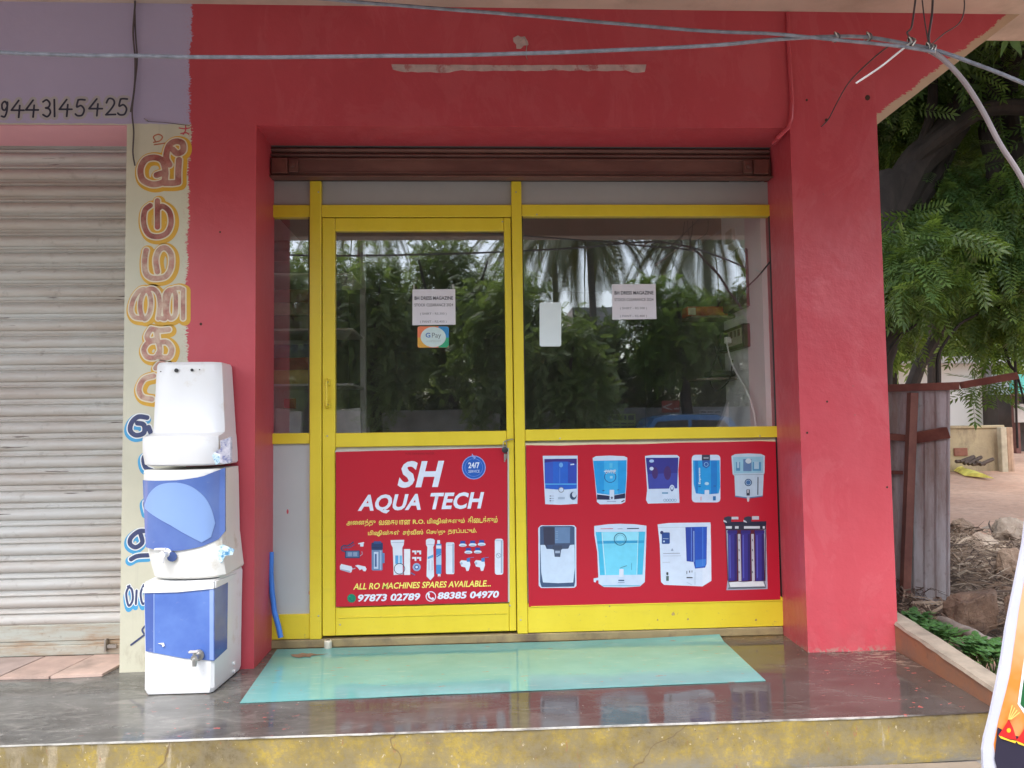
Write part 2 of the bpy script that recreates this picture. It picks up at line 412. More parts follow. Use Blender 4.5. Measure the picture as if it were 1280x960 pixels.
# wall above and body of the building, roof
q = MB(); q.box((-5.2, WY, ZS+.14), (1.905, -.07, 3.7), RED, 0); q.build('parapet', bld)
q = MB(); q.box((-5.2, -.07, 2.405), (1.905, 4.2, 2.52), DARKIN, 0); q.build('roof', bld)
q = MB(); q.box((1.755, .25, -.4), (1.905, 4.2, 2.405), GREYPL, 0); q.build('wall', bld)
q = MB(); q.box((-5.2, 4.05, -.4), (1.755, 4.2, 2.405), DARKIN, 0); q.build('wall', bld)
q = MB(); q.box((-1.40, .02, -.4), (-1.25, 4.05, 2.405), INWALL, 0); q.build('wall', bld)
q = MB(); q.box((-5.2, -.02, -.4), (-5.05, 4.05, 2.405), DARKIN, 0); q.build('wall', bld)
# nib wall inside the glass on the right
q = MB(); q.prism([(1.503, .251, -.01), (1.503, .04, -.01), (1.470, .04, -.01), (1.452, .60, -.01), (1.754, .60, -.01), (1.754, .251, -.01)], (0, 0, 2.41), INWALL); q.build('inner_wall', bld)
q = MB(); q.box((-1.25, .01, .0), (1.75, 4.05, .036), pm('interior_tile', (.22, .20, .18, 1), .3), 0); q.build('shop_floor', bld)
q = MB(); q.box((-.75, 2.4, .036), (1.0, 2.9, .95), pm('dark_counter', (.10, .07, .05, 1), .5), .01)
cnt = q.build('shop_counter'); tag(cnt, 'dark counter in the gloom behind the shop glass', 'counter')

# conduit painted red
q = MB(); pts = [onY(985, 16, WY-.011), onY(986, 60, WY-.011), onY(990, 125, WY-.012), onY(989, 147, WY-.012), onY(985, 160, WY-.013), onY(972, 172, WY-.01)]
pts += [Vector((1.462, WY+.03, 2.385)), Vector((1.455, WY+.12, 2.378))]
q.tube(pts, .0095, RED, 8); q.build('conduit', bld, True)
# light fitting mark: unpainted strip, plus rough plug hole
UNP = pm('unpainted_strip_plaster', (.52, .40, .38, 1), .7, .2, 25, .3, 60, dirt=(.42, .16, .16, 1), dscale=12, dlo=.55, dhi=.62)
q = MB(); L = []
for i in range(41):
    t = i/40; px = 489+t*319; L.append((px, 80.5+.9*math.sin(t*3)+random.uniform(-.3, .3)))
Lb = []
for i in range(41):
    t = 1-i/40; px = 491+t*315; Lb.append((px, 88.2+(2.0 if t > .93 or .25 > t > .02 else 0)+random.uniform(-.9, .9)-(.8 if t < .03 else 0)))
q.prism([onY(a, b, WY-.0015) for a, b in L+Lb], (0, .004, 0), UNP); q.build('unpainted_strip', bld)
q = MB(); cpx, cpy = 651, 52
q.prism([onY(cpx+(9+2.5*math.sin(k*2.1))*math.cos(k*.52), cpy+(8+2.2*math.cos(k*1.7))*math.sin(k*.52), WY-.002) for k in range(12)], (0, .004, 0), UNP)
q.tube([onY(651, 52, WY-.006), onY(655, 46, WY-.02), onY(659, 55, WY-.016), onY(657, 68, WY-.012), onY(659, 74, WY-.015)], .0022, METAL, 5)
q.build('plug_hole', bld)
for (hx, hy, hr) in ((1084.5, 122, 3.2), (1008.5, 125, 1.4), (1033, 150, 2.0), (275, 290, 1.2), (251, 405, 1.6), (1034, 502, 1.3), (1009, 541, 1.3), (1109, 609, 1.3)):
    q = MB(); q.prism([onY(hx+hr*math.cos(k*.8), hy+hr*1.1*math.sin(k*.8), WY-.0012) for k in range(8)], (0, .003, 0), pm('dark_hole', (.06, .03, .02, 1), .9)); q.build('nail_hole', bld)

# ---- painted lettering on the pillar (built as paint layers)
MAROON = pm('maroon_sign_paint', (.30, .075, .065, 1), .5, .35, 30, dirt=(.52, .30, .24, 1), dscale=14, dlo=.40, dhi=.72)
FADED = pm('faded_maroon_sign_paint', (.42, .19, .15, 1), .5, .3, 30, dirt=(.58, .42, .32, 1), dscale=16, dlo=.42, dhi=.62)
OUTW = pm('cream_outline_paint', (.72, .66, .50, 1), .5, .05)
AMBER = pm('amber_sign_paint', (.66, .37, .035, 1), .5, .08, 10)
NAVY = pm('navy_sign_paint', (.045, .06, .15, 1), .5, .15, 30)
SKYB = pm('sky_blue_sign_paint', (.06, .33, .60, 1), .5, .1, 20)
OUTB = pm('pale_outline_paint', (.74, .76, .76, 1), .5, .05)
def PX(st):  # strokes in photograph pixels -> wall coordinates
    out = []
    for s_ in st:
        out.append([(lambda v: (v.x, v.z))(onY(a, b, WY)) for a, b in s_])
    return out
def spl(pts, n=6):
    """Catmull-Rom through 2D points"""
    P = [pts[0]]+list(pts)+[pts[-1]]; out = []
    for i in range(1, len(P)-2):
        for k in range(n):
            t = k/n; a, b, c, d = P[i-1], P[i], P[i+1], P[i+2]
            out.append(tuple(.5*((2*b[j])+(-a[j]+c[j])*t+(2*a[j]-5*b[j]+4*c[j]-d[j])*t*t+(-a[j]+3*b[j]-3*c[j]+d[j])*t**3) for j in (0, 1)))
    out.append(pts[-1]); return out
letters = [
 # vii
 ([spl([(196, 219), (205, 217), (206, 226), (198, 230), (188, 230), (178, 224), (176, 211), (182, 200), (193, 197), (203, 201), (207, 214), (206, 226)]),
   spl([(206, 229), (216, 229), (223, 228)]), spl([(223, 228), (223, 215), (224, 200)]),
   spl([(212, 206), (208, 197), (211, 183), (219, 177), (228, 179), (229, 188), (222, 192), (216, 187)])], .0135, MAROON, 1),
 # tu
 ([spl([(197, 251), (197, 266), (197, 284)]), spl([(188, 257), (181, 264), (180, 280), (186, 293), (198, 296), (209, 291), (214, 279), (212, 265), (204, 258), (199, 260)])], .0115, MAROON, 1),
 # ma
 ([spl([(183, 313), (181, 325), (182, 340), (188, 347), (198, 348), (208, 345), (214, 334), (214, 318), (207, 310), (199, 313), (195, 325), (197, 340)])], .0115, FADED, 1),
 # nai
 ([spl([(177, 398), (168, 396), (164, 387), (168, 372), (177, 362), (186, 365), (189, 378), (187, 392), (181, 399), (176, 390), (176, 376), (181, 364), (191, 361), (198, 368), (200, 382), (198, 398)]),
   spl([(200, 397), (207, 398), (206, 384), (207, 368), (213, 362), (219, 366), (220, 380), (219, 394), (213, 398), (209, 390), (210, 374), (214, 363), (223, 360), (229, 362)]), spl([(229, 362), (229, 380), (229, 398)])], .0095, FADED, 1),
 # ka
 ([spl([(211, 412), (200, 413), (189, 411)]), spl([(189, 411), (184, 420), (187, 426), (196, 424)]), spl([(196, 413), (197, 424), (200, 436), (198, 446)]),
   spl([(196, 426), (186, 428), (180, 437), (184, 446), (194, 447), (200, 440)]), spl([(200, 428), (209, 428), (215, 436), (212, 446), (203, 447), (198, 442)])], .011, FADED, 1),
 ([spl([(207, 456), (201, 454), (195, 460)]), spl([(192, 470), (180, 474), (174, 486), (178, 496), (190, 499)])], .011, FADED, 1),
 # blue ones, mostly behind the purifiers
 ([spl([(184, 522), (173, 521), (165, 528), (163, 538), (170, 544), (180, 541), (180, 531), (172, 529)]), spl([(186, 534), (190, 545)])], .0105, NAVY, 2),
 ([spl([(188, 566), (180, 572), (182, 584), (190, 588)])], .010, NAVY, 2),
 ([spl([(190, 622), (182, 628), (184, 640)]), spl([(184, 664), (174, 664), (164, 672), (163, 680), (170, 684), (178, 678), (176, 668)]), spl([(164, 699), (172, 695), (186, 694)])], .0095, NAVY, 2),
 ([spl([(162, 732), (158, 742), (161, 757), (166, 750), (165, 737), (160, 733)]), spl([(171, 738), (170, 755)]), spl([(180, 731), (176, 742), (179, 755), (186, 744), (184, 730)])], .0045, NAVY, 3),
 ([spl([(182, 782), (178, 788), (184, 796)]), spl([(164, 806), (180, 794)])], .004, NAVY, 0),
]
for st, r, mt, mode in letters:
    w = PX(st)
    if mode == 1:
        a = sdf_layer('painted_letter_shadow', w, r+.017, WY-.0006, AMBER, bld, .004, (.006, -.006))
        b = sdf_layer('painted_letter_outline', w, r+.0055, WY-.0012, OUTW, bld, .003)
    elif mode == 2:
        a = sdf_layer('painted_letter_shadow', w, r+.011, WY-.0006, SKYB, bld, .004, (-.004, -.008))
        b = sdf_layer('painted_letter_outline', w, r+.005, WY-.0012, OUTB, bld, .003)
    elif mode == 3:
        a = sdf_layer('painted_letter_shadow', w, r+.006, WY-.0006, SKYB, bld, .003, (-.002, -.016))
        b = sdf_layer('painted_letter_outline', w, r+.004, WY-.0012, OUTB, bld, .003)
    sdf_layer('painted_letter', w, r, WY-.0018, mt, bld, .0025)
# small red scribbles at the top of the pillar
w = PX([spl([(194, 176), (192, 171), (198, 168), (203, 171), (200, 176), (192, 178)]), spl([(193, 181), (200, 180), (206, 179)])]); sdf_layer('painted_mark', w, .003, WY-.0006, pm('rust_sign_paint', (.40, .14, .07, 1), .5, .3, 30), bld, .002)
w = PX([spl([(224, 160), (231, 161), (237, 160)]), spl([(232, 157), (232, 163), (229, 168)]), spl([(226, 167), (233, 166), (236, 168)])]); sdf_layer('painted_mark', w, .0028, WY-.0006, RED, bld, .002)
# phone number on the lilac wall
digits = {
 '9': [spl([(.85, .72), (.6, .95), (.25, .8), (.3, .5), (.6, .45), (.85, .7), (.85, .9), (.8, .4), (.55, .05), (.2, .08)])],
 '4': [[(.62, 1), (.08, .42), (1.0, .42)], [(.70, .70), (.62, 0)]],
 '3': [spl([(.15, .88), (.5, 1), (.8, .8), (.7, .58), (.4, .52), (.75, .45), (.85, .22), (.55, 0), (.15, .12)])],
 '1': [[(.5, 1), (.55, 0)]],
 '5': [spl([(.95, .96), (.6, .98), (.35, .96)]), spl([(.35, .96), (.22, .55), (.6, .62), (.88, .38), (.7, .06), (.3, .02), (.1, .12)])],
 '2': [spl([(.15, .75), (.35, 1), (.7, .95), (.8, .7), (.5, .35), (.1, .04)]), [(.1, .04), (.9, .06)]],
}
INK = pm('dark_blue_digit_paint', (.028, .030, .06, 1), .5, .2, 30)
cs = [(0, 11), (13, 17), (31, 17), (52, 13), (64, 8), (73, 17), (93, 14), (110, 18), (131, 15), (146, 14)]
halo = []
grp = []
for ch, (cx, cw) in zip('9443145425', cs):
    pxs = [[(cx+a*cw, 147-.02*cx-b*21) for a, b in s_] for s_ in digits[ch]]; w = PX(pxs); halo += w
    grp.append(w)
sdf_layer('digit_background', halo, .016, WY-.0005, pm('faded_green_patch', (.47, .45, .46, 1), .55), bld, .005)
for w in grp: sdf_layer('painted_digit', w, .0042, WY-.0011, INK, bld, .0018)

# ------------------------------------------------------------------ neighbour's roller shutter
sh = thing('roller_shutter', 'closed grey roller shutter of the neighbouring shop, streaked with rust', 'shutter', (-2.6, -.05, 0))
SY = -.055; pitch = .0806
prof = []   # (y offset, z) one slat: broad convex band then a narrow bead
for i in range(9):
    t = i/8; prof.append((-.014*math.sin(math.pi*t)**.8, .012+t*.046))
prof += [(.006, .060), (.006, .0625)]
for i in range(5):
    t = i/4; prof.append((.002-.006*math.sin(math.pi*t), .064+t*.012))
prof += [(.006, .0785), (.006, pitch+.0095)]
prof = [(.006, .010)]+prof
V = [(x, SY+y, z) for x in (-5.04, -1.536) for y, z in prof]; n_ = len(prof)
me = bpy.data.meshes.new('slat'); me.from_pydata(V, [], [(i, i+1, n_+i+1, n_+i) for i in range(n_-1)]); me.materials.append(SLATM)
me.polygons.foreach_set('use_smooth', [True]*len(me.polygons)); me.set_sharp_from_angle(angle=R(40)); me.update()
z = .135
while z < 2.40:
    o = link('slat', me, sh); o.location = o.location+Vector((0, random.uniform(-.001, .001), z)); o.rotation_euler = (0, 0, random.uniform(-.0004, .0004)); z += pitch
q = MB(); q.box((-5.04, SY-.012, .008), (-1.536, SY+.01, .055), SLATLO, .004); q.box((-5.04, SY-.004, .055), (-1.536, SY+.01, .075), SLATLO, .002)
q.box((-5.04, SY-.010, .075), (-1.536, SY+.01, .150), SLATLO, .003); q.build('bottom_bar', sh)
q = MB(); a = onY(139, 805, SY)
q.box((a.x-.018, SY-.035, a.z-.028), (a.x-.008, SY-.0, a.z+.03), METAL, .002); q.box((a.x-.008, SY-.028, a.z-.012), (a.x+.035, SY-.018, a.z+.004), METAL, .001)
q.build('latch', sh)
# tiles in front of the neighbour's shutter
TL = [pm('pink_sandstone_%s' % k, c, .6, .12, 12, .2, 50, dirt=(.26, .20, .17, 1), dscale=5, dlo=.5, dhi=.75) for k, c in (('pale', (.52, .38, .32, 1)), ('rose', (.46, .33, .28, 1)), ('dusty', (.40, .31, .28, 1)))]

# ------------------------------------------------------------------ ground, porch, steps
def floor_mat():
    n = N('wet_polished_cement'); x, y, z = n.xyz()
    a = n.noise(2.2, 8, .65, n.sc(n.P(), 1, 1.6, 1)); b = n.noise(9, 8, .7, n.sc(n.P(), .6, 1.5, 1), 1.2)
    c = n.mix(n.ramp(a, [(.36, 0.0), (.64, 1.0)]), (.055, .052, .048, 1), (.130, .128, .120, 1))
    c = n.mix(n.math('MULTIPLY', n.ramp(b, [(.5, 0.0), (.66, 1.0)]), .6), c, (.21, .20, .185, 1))
    sm = n.ramp(n.noise(16, 9, .8, n.sc(n.P(), .45, 1.3, 1), 1.5), [(.56, 0.0), (.66, 1.0)]); lfx = n.math('ADD', .25, n.math('MULTIPLY', n.math('SUBTRACT', -.5, x), 1.2, clamp=True), clamp=True)
    c = n.mix(n.math('MULTIPLY', sm, n.math('MULTIPLY', lfx, .6)), c, (.30, .29, .27, 1))
    # brown-red oxide tint between mat and piers
    rd = n.math('MULTIPLY', n.ramp(n.noise(1.6, 5, .6), [(.25, .4), (.55, 1.0)]), n.math('MULTIPLY', n.math('MULTIPLY', n.math('ADD', x, 1.1), 1.4, clamp=True), .75))
    c = n.mix(rd, c, (.050, .032, .028, 1))
    # ochre near the sill
    oc = n.math('MULTIPLY', n.math('MULTIPLY', n.math('ADD', y, .16), 9, clamp=True), n.ramp(n.noise(8, 6), [(.35, .3), (.6, 1.0)]))
    c = n.mix(n.math('MULTIPLY', oc, .7), c, (.24, .165, .055, 1))
    # red paint splashes near the two piers
    dl = n.math('MINIMUM', n.math('ABSOLUTE', n.math('ADD', x, .98)), n.math('ABSOLUTE', n.math('SUBTRACT', x, 1.66)))
    nr = n.math('SUBTRACT', 1.0, n.math('MULTIPLY', dl, 2.2), clamp=True)
    sp = n.ramp(n.noise(34, 4, .6, n.sc(n.P(), .6, 1.0, 1)), [(.65, 0.0), (.665, 1.0)])
    c = n.mix(n.math('MULTIPLY', n.math('MULTIPLY', sp, nr), .9), c, (.46, .10, .085, 1))
    nr2 = n.math('SUBTRACT', 1.0, n.math('MULTIPLY', n.math('ABSOLUTE', n.math('SUBTRACT', x, 1.80)), 3.2), clamp=True)
    sc2 = n.ramp(n.noise(30, 8, .75, n.sc(n.P(), .5, 1.6, 1), 1), [(.50, 0.0), (.60, 1.0)])
    yk = n.math('MULTIPLY', n.math('ADD', y, .62), 5, clamp=True)
    c = n.mix(n.math('MULTIPLY', n.math('MULTIPLY', sc2, nr2), n.math('MULTIPLY', yk, .8)), c, (.40, .30, .23, 1))
    wh = n.ramp(n.noise(60, 3, .5), [(.75, 0.0), (.76, 1.0)])
    c = n.mix(wh, c, (.45, .42, .38, 1))
    # pale worn line along the edge
    ed = n.math('MULTIPLY', n.math('SUBTRACT', -1.080, y), 200, clamp=True)
    c = n.mix(n.math('MULTIPLY', ed, n.ramp(n.noise(18, 5, .7, n.sc(n.P(), .5, 1, 1)), [(.35, .3), (.55, 1.0)])), c, (.50, .49, .46, 1))
    n.col(c)
    rr = n.ramp(n.noise(3.5, 7, .7, n.sc(n.P(), .7, 1.7, 1)), [(.36, .03), (.52, .10), (.66, .30)])
    n.rough(rr); n.b.inputs['Specular IOR Level'].default_value = .30
    h = n.math('ADD', n.math('MULTIPLY', n.noise(5, 4, .5, n.sc(n.P(), 1, 1.4, 1)), .7), n.math('MULTIPLY', n.noise(50, 5, .7, n.sc(n.P(), .6, 1.6, 1)), .05))
    n.bump(h, .10, .012); return n.m
FLOOR = floor_mat()
def riser_mat():
    n = N('peeling_yellow_riser_paint'); x, y, z = n.xyz()
    yl = n.mix(n.ramp(n.noise(5, 7, .65), [(.32, 0.0), (.62, 1.0)]), (.12, .09, .04, 1), (.39, .285, .048, 1))
    cr = n.mix(n.noise(8, 5), (.46, .40, .27, 1), (.36, .29, .19, 1))
    # cream base shows at the left, streaks elsewhere
    lf = n.math('MULTIPLY', n.math('SUBTRACT', -.75, x), .9, clamp=True)
    dr = n.noise(12, 5, .6, n.sc(n.P(), 1.5, 1, .35))
    k = n.math('ADD', n.math('SUBTRACT', dr, .655), n.math('MULTIPLY', lf, .30))
    c = n.mix(n.math('MULTIPLY', k, 18, clamp=True), yl, cr)
    dk = n.ramp(n.noise(4, 9, .78), [(.45, 0.0), (.60, 1.0)])
    c = n.mix(n.math('MULTIPLY', dk, .6), c, (.12, .095, .055, 1))
    mt = n.ramp(n.noise(30, 9, .85), [(.44, 0.0), (.54, 1.0)]); c = n.mix(n.math('MULTIPLY', mt, .6), c, (.19, .16, .10, 1))
    fl = n.ramp(n.noise(55, 4, .7, n.sc(n.P(), 1, 1, .7)), [(.66, 0.0), (.69, 1.0)]); c = n.mix(fl, c, (.42, .36, .24, 1)); dkk = n.ramp(n.noise(75, 4, .7), [(.68, 0.0), (.71, 1.0)]); c = n.mix(dkk, c, (.07, .05, .03, 1))
    gl = n.math('MULTIPLY', n.math('MULTIPLY', n.math('SUBTRACT', -.10, z), 18, clamp=True), n.ramp(n.noise(9, 8, .75, n.sc(n.P(), .6, 1, 1.5)), [(.42, 0.0), (.56, 1.0)])); c = n.mix(n.math('MULTIPLY', gl, .8), c, (.17, .165, .15, 1))
    rs = n.ramp(n.noise(26, 6, .7, n.sc(n.P(), 1.4, 1, .4)), [(.64, 0.0), (.69, 1.0)])
    c = n.mix(n.math('MULTIPLY', rs, .7), c, (.27, .10, .06, 1))
    # thin cracks
    vo = n.n('ShaderNodeTexVoronoi', feature='DISTANCE_TO_EDGE'); vo.inputs['Scale'].default_value = .8
    wv = n.n('ShaderNodeVectorMath', operation='ADD'); ns = n.n('ShaderNodeTexNoise'); ns.inputs['Scale'].default_value = 9; n.l(n.P(), ns.inputs['Vector'])
    sc = n.n('ShaderNodeVectorMath', operation='SCALE'); sc.inputs['Scale'].default_value = .12; n.l(ns.outputs['Color'], sc.inputs[0]); n.l(n.P(), wv.inputs[0]); n.l(sc.outputs[0], wv.inputs[1])
    n.l(wv.outputs[0], vo.inputs['Vector'])
    ck = n.math('SUBTRACT', 1.0, n.math('MULTIPLY', vo.outputs['Distance'], 420), clamp=True)
    c = n.mix(n.math('MULTIPLY', ck, .8), c, (.10, .06, .035, 1))
    n.col(c); n.rough(.6); n.bump(n.math('ADD', n.noise(14, 7, .7), n.math('MULTIPLY', n.noise(90, 4), .3)), .45, .006); return n.m
RISER = riser_mat()
def dirt_mat():
    n = N('red_brown_dirt'); a = n.noise(.9, 8, .65); b = n.noise(11, 8, .7)
    c = n.mix(n.ramp(a, [(.35, 0.0), (.65, 1.0)]), (.48, .275, .185, 1), (.60, .375, .265, 1))
    c = n.mix(n.math('MULTIPLY', n.ramp(b, [(.45, 0.0), (.7, 1.0)]), .5), c, (.22, .14, .10, 1))
    pb = n.ramp(n.noise(30, 3, .5), [(.66, 0.0), (.70, 1.0)])
    c = n.mix(n.math('MULTIPLY', pb, .6), c, (.48, .42, .36, 1))
    n.col(c); n.rough(.95); n.bump(n.math('ADD', a, n.math('MULTIPLY', b, .5)), .6, .05); return n.m
DIRT = dirt_mat()
ROAD = pm('dusty_asphalt', (.19, .18, .17, 1), .9, .2, 3, .3, 40)
# ground sheet: graded grid (street low, yard on the right higher)
def gh(x, y):
    yard = 1/(1+math.exp(-max(-40, min(40, (x-2.0)*40)))) if y > -1.3 else 0
    t = max(0, min(1, (y+1.3)/.5)); yard *= t
    base = -.46
    if abs(x) > 30 or abs(y) > 30: yard = yard*max(0, 1-(max(abs(x), abs(y))-30)/30)
    hgt = base+yard*(.40+.033*max(0, min(y, 14)))
    if x > 2 and y > -1: hgt += .035*mn.noise(Vector((x*.9, y*.9, 0)))+.015*mn.noise(Vector((x*4, y*4, 3)))
    return hgt
xs = [-90, -60, -30, -12, -6, -3, 0, 1.5, 1.92, 1.96]+[2+.12*i for i in range(45)]+[8+.8*i for i in range(20)]+[30, 60, 90]
ys = [-90, -60, -40, -25, -18, -10, -5, -3, -2, -1.5, -1.3]+[-1.2+.12*i for i in range(45)]+[4.5+.5*i for i in range(34)]+[30, 60, 90]
V = [(x, y, gh(x, y)) for x in xs for y in ys]; ny = len(ys)
Fg = [(i*ny+j, (i+1)*ny+j, (i+1)*ny+j+1, i*ny+j+1) for i in range(len(xs)-1) for j in range(ny-1)]
me = bpy.data.meshes.new('ground'); me.from_pydata(V, [], Fg); me.materials.append(DIRT); me.polygons.foreach_set('use_smooth', [True]*len(Fg)); me.update()
o = link('ground', me); tag(o, 'reddish brown bare earth yard and street verge', kind='structure')
q = MB(); q.box((-60, -11.5, -.452), (60, -1.9, -.448), ROAD, 0); o = q.build('road'); tag(o, 'dusty grey road across the front', kind='structure')
# porch floor with slightly wavy front edge
q = MB(); top = []; n_ = 260
fx = [-5.2+i*(1.865+5.2)/n_ for i in range(n_+1)]
def fy(x): return -1.088+.008*mn.noise(Vector((x*2, 0, 1)))+.003*mn.noise(Vector((x*17, 0, 4)))+.0015*mn.noise(Vector((x*60, 0, 2)))+.05*max(0, (x-1.2))**2+.012*max(0, -1.2-x)
ring = [Vector((x, fy(x), 0)) for x in fx]+[Vector((1.885, -.3, 0)), Vector((1.885, .02, 0)), Vector((-5.2, .02, 0))]
q.prism(ring, (0, 0, -.005), FLOOR)
o = q.build('porch_floor'); tag(o, 'dark wet polished cement porch floor', kind='structure')
q = MB(); rg = []
for x in fx:
    y0 = fy(x)
    rg.append([Vector((x, y0+.003+.004*mn.noise(Vector((x*5, 3, 0)))+.003*mn.noise(Vector((x*23, 3, 0))), -.005)), Vector((x, y0+.006, -.05)), Vector((x, y0+.002+.006*mn.noise(Vector((x*3, 9, 0))), -.12)), Vector((x, y0+.0, -.165)), Vector((x, y0+.4, -.165)), Vector((x, y0+.4, -.005))])
q.loft(rg, RISER)
o = q.build('step_riser', None, True, 50); tag(o, 'peeling yellow painted front of the porch step', kind='structure')
q = MB(); q.box((-5.2, -1.50, -.46), (1.75, -1.092, -.158), pm('cement_step', (.20, .165, .13, 1), .7, .2, 6, .3, 40), .01)
o = q.build('lower_step'); tag(o, 'cement step below the porch', kind='structure')
q = MB(); q.box((-5.1, -1.07, -.46), (1.86, .0, -.166), GREYPL, 0); o = q.build('porch_base'); tag(o, 'masonry under the porch', kind='structure')
# sill under the glazing
SILLM = pm('ochre_stained_sill', (.30, .235, .12, 1), .45, .2, 9, .25, 40, dirt=(.14, .10, .07, 1), dscale=6, dlo=.5, dhi=.7)
q = MB(); q.box((-.978, -.028, .001), (1.495, .06, .040), SILLM, .004); q.build('door_sill', bld)

# tiles in front of neighbour's shutter, skewed joints
tset = thing('stone_threshold', 'row of worn pinkish stone slabs before the grey shutter', 'threshold', (-2.2, -.25, 0))
x = -1.545; k = 0
while x > -3.4:
    w_ = random.uniform(.20, .24); sk = .035
    q = MB(); g_ = .004
    pts = [(x-g_, -.075, .001), (x-w_+g_, -.075, .001), (x-w_+g_-sk, -.375+random.uniform(-.008, .008), .001), (x-g_-sk, -.375+random.uniform(-.008, .008), .001)]
    q.prism([Vector(p) for p in pts], (0, 0, .009+random.uniform(0, .002)), TL[k % 3]); q.build('stone_slab', tset); x -= w_; k += 1

# ------------------------------------------------------------------ mat sheet
def mat_mat():
    n = N('turquoise_plastic_sheet'); a = n.noise(3, 6, .6, n.sc(n.P(), 1, 1.5, 1))
    c = n.mix(n.ramp(a, [(.35, 0.0), (.65, 1.0)]), (.105, .30, .295, 1), (.14, .35, .345, 1))
    s1 = n.ramp(n.noise(26, 5, .7, n.sc(n.P(), .35, 1.6, 1)), [(.645, 0.0), (.665, 1.0)])
    c = n.mix(n.math('MULTIPLY', s1, .8), c, (.30, .09, .06, 1))
    s2 = n.ramp(n.noise(17, 5, .6, n.sc(n.P(), .5, 2, 1)), [(.60, 0.0), (.72, 1.0)])
    c = n.mix(n.math('MULTIPLY', s2, .25), c, (.45, .52, .42, 1))
    n.col(c); n.rough(n.ramp(n.noise(5, 6, .65, n.sc(n.P(), .6, 1.5, 1)), [(.35, .05), (.7, .17)])); n.b.inputs['Specular IOR Level'].default_value = .7
    n.bump(n.noise(4, 3), .15, .01); return n.m
MAT = mat_mat()
V = []; Fm = []; nu, nv = 60, 24
for i in range(nu+1):
    for j in range(nv+1):
        u, v = i/nu, j/nv
        x = (-.896*(1-v)-.935*v)*(1-u)+(1.155*(1-v)+1.172*v)*u
        y = (-.754*(1-u)-.684*u)*(1-v)+(-.045)*v
        zz = .0035+.002*abs(mn.noise(Vector((x*2.5, y*2.5, 0))))
        if v > .9: zz += (v-.9)*10*(.001+.014*max(0, (u-.65)/.35)**1.5)
        V.append((x, y, zz))
Fm = [(i*(nv+1)+j, (i+1)*(nv+1)+j, (i+1)*(nv+1)+j+1, i*(nv+1)+j+1) for i in range(nu) for j in range(nv)]
n0 = len(V); V += [(a, b, max(.0008, c-.0025)) for a, b, c in V]
Fm += [tuple(n0+k for k in f[::-1]) for f in Fm]
edge = [i*(nv+1) for i in range(nu+1)]+[nu*(nv+1)+j for j in range(1, nv+1)]+[i*(nv+1)+nv for i in range(nu-1, -1, -1)]+[j for j in range(nv-1, 0, -1)]
Fm += [(edge[k], edge[(k+1) % len(edge)], n0+edge[(k+1) % len(edge)], n0+edge[k]) for k in range(len(edge))]
me = bpy.data.meshes.new('floor_sheet'); me.from_pydata(V, [], Fm); me.materials.append(MAT)
me.polygons.foreach_set('use_smooth', [True]*len(Fm)); me.set_sharp_from_angle(angle=R(40)); me.update()
mroot = thing('floor_mat', 'pale turquoise plastic sheet lying in front of the glass door', 'floor mat', (0, -.4, 0))
link('sheet', me, mroot)
q = MB(); c0 = onZ(379, 819, .0068)
q.prism([Vector((c0.x+(.055+.012*math.sin(k*2.3))*math.cos(k*.449), c0.y+(.030+.008*math.cos(k*3.1))*math.sin(k*.449), .0064)) for k in range(14)], (0, 0, .0008), pm('torn_brown_patch', (.20, .12, .085, 1), .6, .3, 40))
q.prism([Vector((c0.x+.05, c0.y+.004, .0066)), Vector((c0.x+.11, c0.y+.012, .0066)), Vector((c0.x+.05, c0.y-.008, .0066))], (0, 0, .0008), MC['torn_brown_patch'])
q.build('tear', mroot)

# ------------------------------------------------------------------ glazed shopfront
gf = thing('glazed_shopfront', 'yellow framed glass shopfront between the red piers', 'shopfront', (0, 0, .04))
ZB = .043
X1, X2, X3, X4, D1, D2, R1, R2 = -.983, -.788, -.730, -.668, -.668, .159, .247, 1.499
boxpart('post', (-.788, -.030, ZB-.002), (-.732, .03, 2.245), YEL, gf, .003)
boxpart('post', (.197, -.030, ZB-.002), (.247, .03, 2.245), YEL, gf, .003)
# transom rails
boxpart('rail', (-.982, -.022, 2.068), (-.789, .025, 2.128), YEL, gf)
boxpart('rail', (-.731, -.024, 2.068), (.196, .025, 2.128), YEL, gf)
boxpart('rail', (.248, -.022, 2.072), (1.500, .025, 2.130), YEL, gf)
boxpart('rail', (-.980, -.022, .965), (-.789, .025, 1.016), YEL, gf)
boxpart('rail', (-.979, -.022, ZB), (-.789, .025, .158), YEL, gf)
boxpart('rail', (.248, -.024, .962), (1.500, .025, 1.017), YEL, gf)
boxpart('rail', (.248, -.024, ZB), (1.501, .025, .182), YEL, gf)
boxpart('rail_ridge', (.262, -.0275, .164), (1.498, -.0245, .170), YEL, gf, .001)
# grey transom panels
boxpart('panel', (-.982, -.006, 2.128), (-.789, .004, 2.25), PANEL2, gf, 0)
boxpart('panel', (-.731, -.006, 2.128), (.196, .004, 2.25), PANEL2, gf, 0)
boxpart('panel', (.248, -.006, 2.130), (1.500, .004, 2.25), PANEL2, gf, 0)
boxpart('panel', (-.979, -.006, .158), (-.789, .004, .965), PANEL, gf, 0)
boxpart('panel', (.248, -.0, .182), (1.5, .010, .962), pm('backing_board', (.66, .62, .5, 1), .5), gf, 0)
boxpart('bead', (-.795, -.0225, 1.016), (-.789, -.006, 2.068), DARKGAP, gf, 0)
boxpart('bead', (.2475, -.020, 1.017), (.2525, -.003, 2.072), DARKGAP, gf, 0)
boxpart('bead', (1.4945, -.022, .182), (1.5005, -.004, 2.072), DARKGAP, gf, 0)
